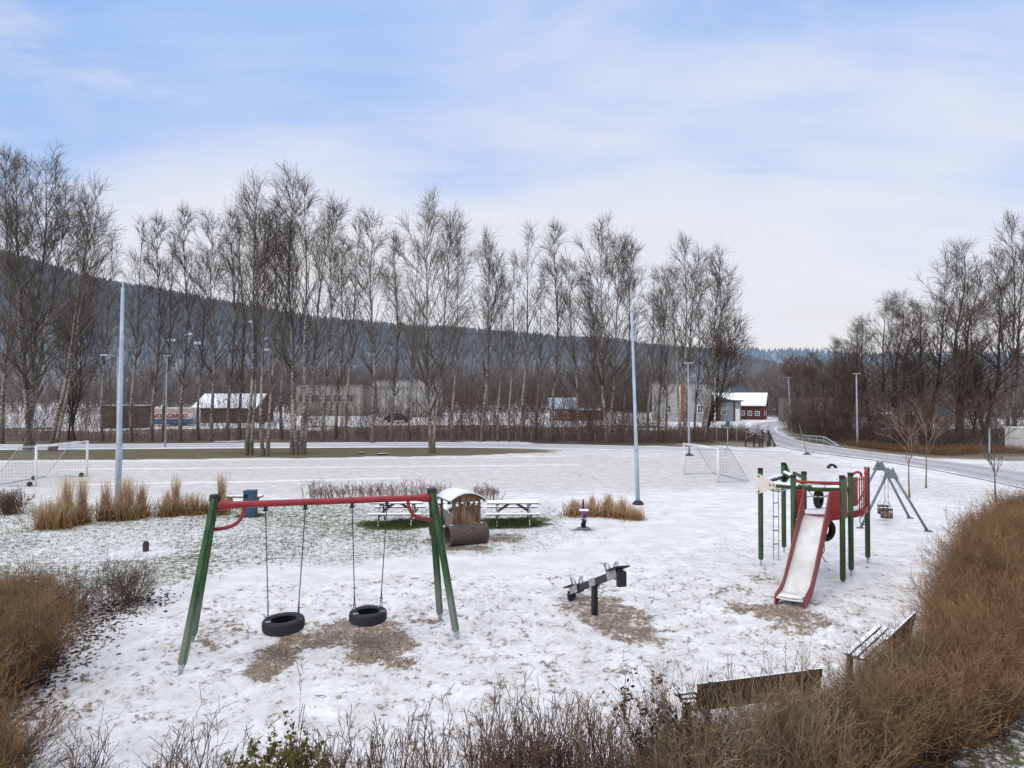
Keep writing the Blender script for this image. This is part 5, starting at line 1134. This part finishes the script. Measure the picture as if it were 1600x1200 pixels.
pole('street_lamp', 'thin dark distant lamp post at the left edge of the right-hand wood', 'street lamp', 1235, 672, 1232, 590, .08, .06, lampm, 'street lamps', 'tee')
pole('flagpole', 'white flagpole at the left corner of the grey annex', 'flagpole', 1117, 663, 1117, 590, .12, .09, M['white'])
pole('flagpole', 'thin white pole standing before the window wall of the grey annex', 'flagpole', 1140, 657, 1140, 608, .07, .05, M['white'])
pole('marker_post', 'short grey marker post before the wood left of the white container', 'post', 1546, 712, 1546, 669, .06, .05, lampm)
pole('snow_stake', 'thin leaning stake on a dark foot beside the road bend', 'stake', 1261, 710, 1249, 664, .028, .02, M['frame_grey'], None, None, .3)
# ---------------------------------------------------------------- benches by the hedge
def bench(p0, p1, seat_dir, label):
    p0, p1 = V3((p0.x, p0.y, 0)), V3((p1.x, p1.y, 0)); d = (p1 - p0).normalized(); s = V3(seat_dir).normalized(); L = (p1 - p0).length
    root = thing('park_bench', label, 'bench', p0, 0, 'dark slatted benches along the hedge'); o = p0
    mb = MB(o)
    for k, z in enumerate((.505, .632, .76)): mb.bar(p0 + V3((0, 0, z)) - s * (z - .5) * .22, p1 + V3((0, 0, z)) - s * (z - .5) * .22, .035, .122, (0, 0, 1))
    mb.build('backrest', M['bench'], root, bevel=.006)
    mb = MB(o)
    for k in range(5): q = s * (.08 + .105 * k) + V3((0, 0, .42 + .012 * (abs(k - 1.5)))); mb.bar(p0 + q, p1 + q, .078, .035, (0, 0, 1))
    mb.build('seat', M['bench'], root, bevel=.006)
    for t in (.10, .90):
        b = p0 + d * L * t; f = MB(o)
        f.bar(b + V3((0, 0, .0)) - s * .03, b + V3((0, 0, .47)) + s * .03, .07, .07).bar(b + V3((0, 0, .45)) + s * .02, b + V3((0, 0, .83)) - s * .06, .07, .045).bar(b + s * .52, b + s * .50 + V3((0, 0, .40)), .07, .07).bar(b + s * .0 + V3((0, 0, .375)), b + s * .56 + V3((0, 0, .385)), .06, .05)
        f.build('support', M['dark_wood'], root, bevel=.008)
    return root
q0, q1 = at(1086, 1064, .83), at(1279, 1040, .83)
bench(q0, q1, V3((-(q1 - q0).y, (q1 - q0).x, 0)), 'dark wooden bench seen from behind above the straggly hedge')
q0, q1 = at(1378, 996, .83), at(1424, 953, .83)
bench(q0, q1, V3((-(q1 - q0).y, (q1 - q0).x, 0)), 'dark wooden bench seen end on with snowy seat slats, beside the dense hedge')
# half buried tyre by the road
o = at(1300, 731.5); o.z = 0; tb = thing('buried_tyre', 'dark tyre half buried in the snow between the play tower and the road', 'tyre', o)
MB(o).lathe(tyre_profile(.34, .2, .2), o + V3((0, 0, -.06)), (.15, -1, 0), 30, True).build('tyre', M['tyre'], tb, True)
for px, py, lab in ((565, 709, 'dark low slab lying on the verge, left of the broad lone birch'), (598, 711, 'dark low slab lying on the verge, nearest the broad lone birch')):
    o = at(px, py); o.z = 0; tag(MB(o).box(o + V3((0, 0, .06)), (.75 if px > 580 else .4, .3, .14), .1).build('slab', M['dark_wood'], None, bevel=.03), lab, 'slab', 'dark slabs on the verge').location = o
# ================================================================ buildings and roadside things
def wall_mat(name, c, var=.15, boards=0, horizontal=False):
    m, nt, b, tc = new_mat(name); ob = tc.outputs['Object']
    n = noise(nt, ob, 1.2, 6, .65); col = mix(nt, step(nt, n, .3, .7), tuple(x * (1 - var) for x in c), tuple(min(1, x * (1 + var)) for x in c))
    if boards:
        w_ = nd(nt, 'ShaderNodeTexWave', bands_direction='Z' if horizontal else 'X'); w_.inputs['Scale'].default_value = boards; w_.inputs['Distortion'].default_value = .3; nt.links.new(ob, w_.inputs['Vector'])
        col = mix(nt, mathn(nt, 'MULTIPLY', step(nt, w_.outputs['Fac'], .2, 0), .6), col, tuple(x * .35 for x in c))
    nt.links.new(col, b.inputs['Base Color']); b.inputs['Roughness'].default_value = .8; return m
M['wall_red'] = wall_mat('red_boards', (.10, .026, .026), .2, 1.5, True)
M['wall_grey'] = wall_mat('grey_render', (.25, .26, .29), .12, .8)
M['wall_white'] = wall_mat('pale_render', (.34, .335, .33), .15)
M['wall_lightgrey'] = wall_mat('light_grey_cladding', (.33, .33, .325), .12, .35)
M['wall_brown'] = wall_mat('dark_boards', (.075, .062, .056), .3, .8)
M['wall_beige'] = wall_mat('beige_panels', (.27, .25, .22), .2, .25)
M['wall_barn'] = wall_mat('faded_red_boards', (.26, .085, .06), .3, .8)
M['rust'] = mat('rust_orange', (.30, .10, .045), .7, .4, 3)
M['redbrown'] = mat('red_brown_trim', (.15, .055, .04), .7, .25, 3)
M['roof_snow'] = mat('snowy_roof', (.20, .20, .21), .8, .3, 1.0, snow=1.25)
M['roof_slate'] = mat('blue_slate', (.055, .085, .115), .7, .25, 2)
M['roof_blue'] = mat('frosted_blue_roof', (.34, .40, .45), .7, .25, 1.5)
M['glass'] = mat('dark_window_glass', (.05, .06, .075), .15, .3, 2, spec=.8)
M['tile'] = mat('dark_roof_edge', (.05, .045, .045), .7, .3)
def window(root, c, u, n, w_, h, fm=None, muntin=True):
    """c centre, u along the wall, n outward"""
    fm = fm or M['white']; z = V3((0, 0, 1)); o = root.matrix_basis.translation; mb = MB(); c = V3(c); u = V3(u); n = V3(n)
    fr = .09 if w_ > .5 else .07
    for s in (-1, 1):
        mb.bar(c + u * s * (w_ / 2) - z * (h / 2 + fr / 2) + n * .05, c + u * s * (w_ / 2) + z * (h / 2 + fr / 2) + n * .05, fr, .08, n)
        mb.bar(c - u * (w_ / 2 - fr / 2) + z * s * h / 2 + n * .05, c + u * (w_ / 2 - fr / 2) + z * s * h / 2 + n * .05, fr, .08, n)
    if muntin:
        mb.bar(c - z * h / 2 + n * .045, c + z * h / 2 + n * .045, .05, .05, n); mb.bar(c - u * w_ / 2 + n * .04, c + u * w_ / 2 + n * .04, .05, .05, n)
    f = mb.build('window', fm, root)
    q = [c + u * a * w_ / 2 + z * b_ * h / 2 + n * .02 for a, b_ in ((-1, -1), (1, -1), (1, 1), (-1, 1))]
    MB().add(q, [[0, 1, 2, 3]]).build('pane', M['glass'], f)
def gable(root, x0, x1, y0, y1, ze, zr, wm, rm, oh=.4, th=.14):
    ym = (y0 + y1) / 2; mb = MB()
    mb.add([(x0, y0, -.2), (x1, y0, -.2), (x1, y1, -.2), (x0, y1, -.2), (x0, y0, ze), (x1, y0, ze), (x1, y1, ze), (x0, y1, ze), (x0, ym, zr), (x1, ym, zr)],
           [[0, 1, 5, 4], [2, 3, 7, 6], [1, 2, 6, 9, 5], [3, 0, 4, 8, 7]]).build('wall', wm, root)
    k = (zr - ze) / (ym - y0); mb = MB()
    for s in (-1, 1):
        ye = ym + s * (ym - y0 + oh); zl = zr - k * (ym - y0 + oh)
        b = [(x0 - oh, ye, zl + .02), (x1 + oh, ye, zl + .02), (x1 + oh, ym, zr + .02), (x0 - oh, ym, zr + .02)]
        if s > 0: b = b[::-1]
        mb.hexa(b, [(x, y, z + th) for x, y, z in b])
    return mb.build('roof', rm, root)
def flat(root, x0, x1, y0, y1, z, wm, rm, oh=.25, th=.22, tilt=0):
    MB().hexa([(x0, y0, -.2), (x1, y0, -.2), (x1, y1, -.2), (x0, y1, -.2)], [(x0, y0, z), (x1, y0, z), (x1, y1, z + tilt), (x0, y1, z + tilt)]).build('wall', wm, root)
    b = [(x0 - oh, y0 - oh, z + .02), (x1 + oh, y0 - oh, z + .02), (x1 + oh, y1 + oh, z + tilt + .02), (x0 - oh, y1 + oh, z + tilt + .02)]
    return MB().hexa(b, [(x, y, zz + th) for x, y, zz in b]).build('roof', rm, root)
def site(px, py, y=None):
    p = at(px, py); return V3((p.x, p.y, 0))
# red house: right corner at the pixel, turned so that its right gable shows
o = site(1193, 656); hs = thing('red_house', 'dark red wooden house with snowy roof and small white windows by the road bend', 'house', o, R(-27))
k = o.y / F
rf = gable(hs, -9.6, 0, 0, 5.2, 2.75, 4.75, M['wall_red'], M['roof_snow'], .45)
for x in (-1.05, -2.35, -3.6): window(hs, (x, 0, 1.15), (1, 0, 0), (0, -1, 0), .72, .8)
for y in (1.2, 3.6): window(hs, (0, y, 1.15), (0, 1, 0), (1, 0, 0), .6, .8, muntin=False)
MB().box((0.02, 2.6, 3.4), (.05, .5, .5)).build('gable_vent', M['tile'], hs)
MB().box((-.9, -.12, 2.5), (.35, .14, .22)).build('wall_lamp', M['white'], hs, bevel=.03)
# grey annex
o = site(1118, 658); an = thing('annex', 'grey low building with red brown trim posts joined to the red house', 'building', o)
W1 = (1158 - 1118) * o.y / F; ha = 3.35
flat(an, 0, W1, 0, 5, ha, M['wall_grey'], M['tile'], .3, .2)
MB().hexa([(-.6, -.4, ha + .23), (W1 * .62, -.4, ha + .23), (W1 * .62, 2.5, ha + .3), (-.6, 2.5, ha + .3)], [(-.5, 1.2, ha + 1.1), (W1 * .05, 1.2, ha + 1.1), (W1 * .08, 2.4, ha + 1.1), (-.5, 2.4, ha + 1.1)]).build('porch_roof', M['tile'], an)
for x in (.02, .17, .725): MB().box((W1 * x, -.06, ha / 2 - .05), (.22 if x < .7 else .30, .12, ha)).build('trim_post', M['redbrown'], an)
window(an, (W1 * .32, 0, 1.55), (1, 0, 0), (0, -1, 0), .95, .85)
MB().box((W1 * .86, -.05, 1.05), (.75, .10, 2.1)).build('door', M['white'], an, bevel=.02)
MB().box((W1 * .05, -.08, 1.0), (.6, .10, 2.0)).build('door', mat('dark_red_door', (.11, .03, .025), .6, .2), an, bevel=.02)
# slate roofed house behind
o = site(1122, 649); o.y += 0; s_ = thing('slate_house', 'house with blue slate roof and yellow chimney behind the red house', 'house', o)
k = o.y / F; rf = gable(s_, 0, 62 * k, 0, 6, 34 * k, 45 * k, M['wall_beige'], M['roof_slate'], .4)
MB().box((59.5 * k, 3.0, 44.5 * k), (.55, .55, 1.2)).build('chimney', mat('yellow_chimney', (.40, .30, .13), .8, .2), rf)
# pale building at left of the annex
o = site(1036, 659); pb2 = thing('white_building', 'tall pale building with rust brown pilasters behind the birches', 'building', o); k = o.y / F
flat(pb2, 0, 76 * k, 0, 9, 60 * k, M['wall_white'], M['roof_snow'], .2, .25)
for x in (26, 30, 75): MB().box((x * k, -.12, 29 * k), (3.0 * k if x != 26 else 1.6 * k, .22, 58 * k)).build('pilaster', M['rust'] if x == 30 else (M['redbrown'] if x == 75 else M['white']), pb2)
for x in (8, 58): window(pb2, (x * k, 0, 20 * k), (1, 0, 0), (0, -1, 0), .9, 1.2)
# small red barn and brown lean-to
o = site(862, 657); bn_ = thing('red_barn', 'faded red barn with frosty blue roof behind the trees', 'barn', o); k = o.y / F
gable(bn_, 0, 38 * k, 0, 7, 19 * k, 34 * k, M['wall_barn'], M['roof_blue'], .4)
for x in (8, 22): window(bn_, (x * k, 0, 9 * k), (1, 0, 0), (0, -1, 0), .8, 1.0)
o = site(903, 657); ln = thing('brown_shed', 'low brown shed with snow roof right of the faded red barn', 'shed', o); k = o.y / F
flat(ln, 0, 46 * k, 0, 5, 15 * k, wall_mat('brown_red_boards', (.13, .065, .05), .25, .8), M['roof_snow'], .3, .25)
MB().box((20 * k, -.05, 6 * k), (5 * k, .1, 12 * k)).build('door', M['dark_wood'], ln)
# pale hall and beige block behind the middle trees
o = site(588, 652); hl_ = thing('pale_hall', 'large pale hall seen through the trees left of the broad lone birch', 'building', o); k = o.y / F
flat(hl_, 0, 92 * k, 0, 14, 56 * k, M['wall_lightgrey'], M['roof_snow'], .1, .3)
for x in (20, 58, 74): MB().box((x * k, -.06, 13 * k), (7 * k, .12, 22 * k)).build('gate', M['wall_beige'], hl_)
MB().box((46 * k, -.05, 46 * k), (90 * k, .1, 3 * k)).build('trim_band', M['wall_beige'], hl_)
o = site(462, 650); bb = thing('beige_building', 'beige block seen between the touching verge birches and the white-trunked birch', 'building', o); k = o.y / F
flat(bb, 0, 104 * k, 0, 14, 46 * k, M['wall_beige'], M['roof_snow'], .1, .3)
for x in (12, 30, 48, 66, 84): window(bb, (x * k, 0, 28 * k), (1, 0, 0), (0, -1, 0), 1.6, 1.4, M['wall_beige'])
# sheds and the lettered trailer on the left
o = site(266, 664); o.y += 8; sh = thing('open_shed', 'dark open shed under a wide snow-covered roof behind the trailer', 'shed', o); k = o.y / F
gable(sh, 0, 92 * k, 0, 9, 24 * k, 44 * k, M['wall_brown'], M['roof_snow'], .5)
for x in (30, 58, 86): MB().box((x * k, -.1, 11 * k), (.25, .2, 22 * k)).build('post', M['dark_wood'], sh)
o = site(161, 669); bs = thing('dark_shed', 'dark grey box shed left of the lettered trailer', 'shed', o); k = o.y / F
flat(bs, 0, 62 * k, 0, 3, 34 * k, M['wall_brown'], M['roof_snow'], .15, .12)
MB().box((30 * k, -.04, 15 * k), (14 * k, .08, 28 * k)).build('door', M['dark_wood'], bs)
o = site(226, 665); tr = thing('cargo_trailer', 'white and blue cargo trailer with red lettering behind the trees', 'trailer', o); k = o.y / F
tw_, z0, z1 = 76 * k, 2 * k, 28 * k
MB().box((tw_ / 2, 1.2, (z0 + z1) / 2), (tw_, 2.4, z1 - z0)).build('body', mat('trailer_white', (.56, .52, .47), .6, .15, 1.5), tr, bevel=.04)
MB().box((tw_ / 2, -.012, 6.2 * k), (tw_ * .985, .03, 8.4 * k)).build('blue_band', mat('trailer_blue', (.045, .15, .27), .5, .2, 2), tr)
red = mat('trailer_red', (.30, .035, .035), .5, .2, 3)
for z in (21.4, 24.6): MB().box((tw_ * .5, -.008, z * k), (tw_ * .96, .02, .9 * k)).build('red_stripe', red, tr)
cu = bpy.data.curves.new('lettering', 'FONT'); cu.body = 'NOR-CARGO'; cu.size = 8.6 * k; cu.shear = .25; cu.extrude = .012; cu.offset = .035; cu.space_character = 1.04
tmp = bpy.data.objects.new('tmp', cu); COL.objects.link(tmp); bpy.context.view_layer.update()
me = bpy.data.meshes.new_from_object(tmp.evaluated_get(bpy.context.evaluated_depsgraph_get())); bpy.data.objects.remove(tmp); bpy.data.curves.remove(cu)
xsz = [v.co.x for v in me.vertices]; wl_ = max(xsz) - min(xsz); fit = tw_ * .74 / wl_
for v in me.vertices: v.co = ((v.co.x - min(xsz)) * fit + tw_ * .145, -.02 - v.co.z, v.co.y + 12.4 * k)
me.name = 'lettering'; me.materials.clear(); link('lettering', me, red, tr)
MB().lathe([(.0, -.12), (.42, -.12), (.48, -.08), (.48, .08), (.42, .12), (0, .12)], (tw_ * .8, .25, .42), (0, 1, 0), 20).build('wheel', M['black'], tr)
MB().lathe([(.0, -.12), (.42, -.12), (.48, -.08), (.48, .08), (.42, .12), (0, .12)], (tw_ * .66, .25, .42), (0, 1, 0), 20).build('wheel', M['black'], tr)
# dark parked car behind the trees
def car(px, py, L, rz, m, label):
    o = site(px, py); c = thing('parked_car', label, 'car', o, rz); h = L / 2
    side = [(-h, .35), (-h, .85), (-h * .82, .98), (-h * .55, 1.45), (h * .25, 1.48), (h * .5, 1.02), (h * .95, .88), (h, .40)]
    n = len(side); MB().add([(x, -.85, z) for x, z in side] + [(x, .85, z) for x, z in side], [list(range(n)), list(range(n, 2 * n))[::-1]] + [[i, (i + 1) % n, n + (i + 1) % n, n + i] for i in range(n)]).build('body', m, c, bevel=.07)
    for s in (-1, 1): MB().add([(x, s * .862, z) for x, z in ((-h * .66, 1.03), (-h * .5, 1.36), (h * .2, 1.38), (h * .38, 1.05))], [[0, 1, 2, 3]]).build('side_window', M['glass'], c)
    for x in (-h * .62, h * .62):
        for s in (-1, 1): MB().lathe([(0, -.1), (.28, -.1), (.33, -.06), (.33, .06), (.28, .1), (0, .1)], (x, s * .78, .33), (0, 1, 0), 18).build('wheel', M['black'], c)
    return c
car(622, 660, 4.4, .1, mat('black_car_paint', (.012, .012, .015), .3, .2), 'dark parked car before the pale hall, glimpsed between trunks')
# right hand side: dark railway car, lit shed, white container, wall, orange sheet
o = site(1384, 668); wg = thing('dark_shed', 'long dark low shed with a snow line along its roof behind the right-hand trees', 'shed', o); k = o.y / F
flat(wg, 0, 70 * k, 0, 3.5, 20 * k, M['wall_brown'], M['roof_snow'], .2, .15)
for x in (14, 34, 54): window(wg, (x * k, 0, 11 * k), (1, 0, 0), (0, -1, 0), .8, .7, M['dark_wood'])
o = site(1470, 662); ys_ = thing('yellow_lit_shed', 'small yellow-lit gabled shed glimpsed among the right-hand trees', 'shed', o); k = o.y / F
gable(ys_, 0, 24 * k, 0, 4, 14 * k, 24 * k, mat('yellow_lit_paint', (.36, .22, .09), .8, .2), M['roof_slate'], .3)  # yellow light on the shed is painted into its wall colour
window(ys_, (11 * k, 0, 8 * k), (1, 0, 0), (0, -1, 0), .8, .8)
o = site(1606, 706.5); ct = thing('white_container', 'white metal container at the right picture edge beyond the road', 'container', o, R(6)); k = o.y / F
MB().box((2.6, 1.1, .98), (5.2, 2.2, 1.72)).build('body', mat('container_white', (.60, .60, .58), .6, .12, 2), ct, bevel=.03)
MB().box((2.6, 1.1, 1.87), (5.26, 2.26, .06)).build('lid', M['white'], ct, bevel=.01)
mb = MB()
for i in range(9): mb.box((.35 + i * .56, -.012, .98), (.05, .02, 1.62))
mb.build('ribs', M['plate'], ct)
for x in (.5, 4.7): MB().box((x, 1.1, .06), (.3, 2.0, .12)).build('skid', M['dark_wood'], ct)
o = site(1243, 661); gb = thing('grey_building', 'greyish brown building half hidden by the wood right of the road', 'building', o); k = o.y / F
flat(gb, 0, 58 * k, 0, 7, 40 * k, M['wall_beige'], M['tile'], .2, .25)
for x in (10, 26, 42): window(gb, (x * k, 0, 22 * k), (1, 0, 0), (0, -1, 0), 1.0, 1.2)
o = site(1289, 667); os_ = thing('orange_sheet', 'rust orange sheet metal stack glimpsed right of the road bend', 'sheet stack', o); k = o.y / F
MB().box((9 * k, .3, 8 * k), (18 * k, .12, 14 * k), .1).build('sheet', M['rust'], os_, bevel=.02)
for x in (1, 17): MB().box((x * k, .5, 8 * k), (.12, .12, 16 * k)).build('post', M['dark_wood'], os_)
o = site(1195, 647); lw = thing('low_wall', 'low pale wall across the gap beyond the red house', 'wall', o); k = o.y / F
MB().box((24 * k, 0, 3 * k), (52 * k, .4, 6.5 * k)).build('wall_face', M['wall_beige'], lw); MB().box((24 * k, 0, 6.6 * k), (53 * k, .6, .12)).build('coping', M['roof_snow'], lw)
o = site(1240, 663); rk = thing('pallet_rack', 'dark stacked rack at the roadside right of the road bend', 'rack', o); k = o.y / F
for x in (0, 6): MB().box((x * k, 0, 11 * k), (.14, .14, 22 * k)).build('upright', M['dark_wood'], rk)
for z in (3, 8, 13, 18): MB().box((3 * k, 0, z * k), (6 * k - .14, .6, .12)).build('shelf', M['wood_grey'], rk)
# blue sign box on its post
o = site(1137, 701); sb = thing('sign_post', 'blue box on a thin grey post before the wooden fence', 'sign', o); k = o.y / F
MB().tube([(0, 0, -.1), (0, 0, 36 * k)], .04, 8).build('post', lampm, sb, True)
MB().box((0, -.05, 39 * k), (.26, .2, 9 * k)).build('box', M['blue'], sb, bevel=.02)
# wooden fence and wire fence at the road bend
def zpx(px, py, top, y): return aty(px, top, y)
fo = site(1190, 699); fn = thing('wooden_fence', 'broken dark wooden fence with sloping rails at the road bend', 'fence', fo)
pp = [(1165, 698, 685), (1178, 698, 679), (1187, 699, 684), (1191, 699, 671), (1200, 698, 671), (1203, 697, 679), (1210, 698, 692)]
tops = []
for px, py, ty in pp:
    b = at(px, py); t = aty(px, ty, b.y); tops.append(t); MB(fo).bar(b - V3((0, 0, .1)), t, .12, .10).build('post', M['dark_wood'], fn, bevel=.01)
for a, b in ((aty(1164, 687, tops[0].y), aty(1179, 678.5, tops[0].y)), (aty(1178, 679, tops[1].y), aty(1208, 689, tops[1].y)), (aty(1180, 684, tops[1].y), aty(1206, 692, tops[1].y)), (aty(1199, 672, tops[4].y), aty(1211, 698, tops[4].y))):
    MB(fo).bar(a - V3((0, .14, 0)), b - V3((0, .12, 0)), .08, .10).build('rail', M['dark_wood'], fn, bevel=.01)
mb = MB(fo)
for i in range(6):
    p = aty(1192 + i * 1.4, 674 + i * .8, tops[3].y + .14); q = at(1192 + i * 1.4, 693); mb.bar(V3((p.x, p.y, .5)), p, .09, .03)
mb.build('slats', M['wood_grey'], fn)
wo = site(1151, 696); wf = thing('wire_fence', 'thin wire fence with metal posts left of the wooden fence', 'fence', wo)
a, b = aty(1151, 668, 64), aty(1180, 680, 62)
MB(wo).tube([a, b], .022, 6).build('top_rail', lampm, wf)
for px, ty in ((1120, 668), (1151, 668), (1166, 675)): p = aty(px, ty, 64); MB(wo).tube([V3((p.x, p.y, -.1)), p], .02, 6).build('post', lampm, wf)
MB(wo).tube([aty(1120, 668, 64), a], .018, 6).build('wire', lampm, wf)
# mesh fence along the thicket
pts = [at(x, y) for x, y in ((745, 690), (770, 690), (795, 690.5), (806, 691), (830, 691.5), (855, 692), (880, 692.5), (905, 693), (930, 694))]
o = V3((pts[0].x, pts[0].y, 0)); mf = thing('mesh_fence', 'low dark mesh fence along the far edge of the path in front of the thicket', 'fence', o)
for p in pts: MB(o).tube([p, p + V3((0, 0, .95))], .035, 6).build('post', M['frame_grey'], mf)
mb = MB(o)
for z in (.12, .3, .48, .66, .84): mb.tube([p + V3((0, .04, z)) for p in pts], .010, 4, False)
for a, b in zip(pts[:-1], pts[1:]):
    for i in range(9): q = lerp(a, b, i / 9) + V3((0, .04, 0)); mb.tube([q + V3((0, 0, .1)), q + V3((0, 0, .86))], .008, 3, False)
mb.build('mesh', M['black_metal'], mf)
# guardrail
gpts = [(1255, 689, 680.5), (1288, 693, 683), (1300, 696, 690), (1310, 699, 697)]
o = site(1282, 693); gr_ = thing('guardrail', 'grey steel guardrail sloping to the ground beside the road', 'guardrail', o)
tp_ = [aty(x, t, at(x, y).y) for x, y, t in gpts]
for dz in (0, -.32): MB(o).tube([p + V3((0, 0, dz if i < 3 else 0)) for i, p in enumerate(tp_)], .07, 8).build('rail', M['steel'], gr_, True)
for f in (0, .33, .66, 1): p = lerp(tp_[0], tp_[1], f); MB(o).tube([V3((p.x, p.y + .1, -.1)), p + V3((0, .1, 0))], .05, 8).build('post', M['steel'], gr_)
# small houses on the hillside
GX_, = (GH,)
hm = [wall_mat('far_white_wall', (.26, .28, .31), .1), wall_mat('far_grey_wall', (.18, .20, .22), .1), mat('far_snowy_roof', (.42, .45, .49), .8, .2, 1)]  # wall and roof colours have the distance haze painted in
for i, (px, py, w_, lab) in enumerate([(276, 548, 16, 'small pale house high on the hillside behind the thin birches on the left'), (300, 540, 12, 'tiny pale house on the hillside, right of and above its larger neighbour'), (318, 552, 13, 'tiny house on the hillside above the snow-roofed shed'),
        (398, 516, 14, 'pale house on the hillside left of the leftmost verge birch top'), (418, 540, 15, 'pale house on the hillside behind the leaning verge birch'), (424, 560, 16, 'lowest pale house on the hillside behind the verge birches')]):
    # stand it on the slope surface seen at that pixel
    X, Y, Z_ = GH[..., 0], GH[..., 1], GH[..., 2]
    U_ = 800 + F * X / Y; V_ = HZ - F * (Z_ - CH) / Y; j = np.argmin((U_ - px) ** 2 + (V_ - py) ** 2 + (np.arange(GH.shape[0])[:, None] > 31) * 1e6)
    p = GH.reshape(-1, 3)[j]; k = p[1] / F
    h = thing('hillside_house', lab, 'house', (p[0], p[1] - 10, p[2] + 3), random.Random(i).uniform(-.3, .3), 'small houses on the hillside')
    w_ *= .62; gable(h, -w_ / 2 * k, w_ / 2 * k, 0, 8, 4, 6.2, hm[0] if i % 3 else hm[1], hm[2], .4, .3)
    MB().box((0, 4, -3), (w_ * k, 8, 5.6)).build('plinth', hm[1], h)
    for x in (-.25, .25): window(h, (x * w_ * k, 0, 3), (1, 0, 0), (0, -1, 0), 1.3, 1.1, hm[1], muntin=False)
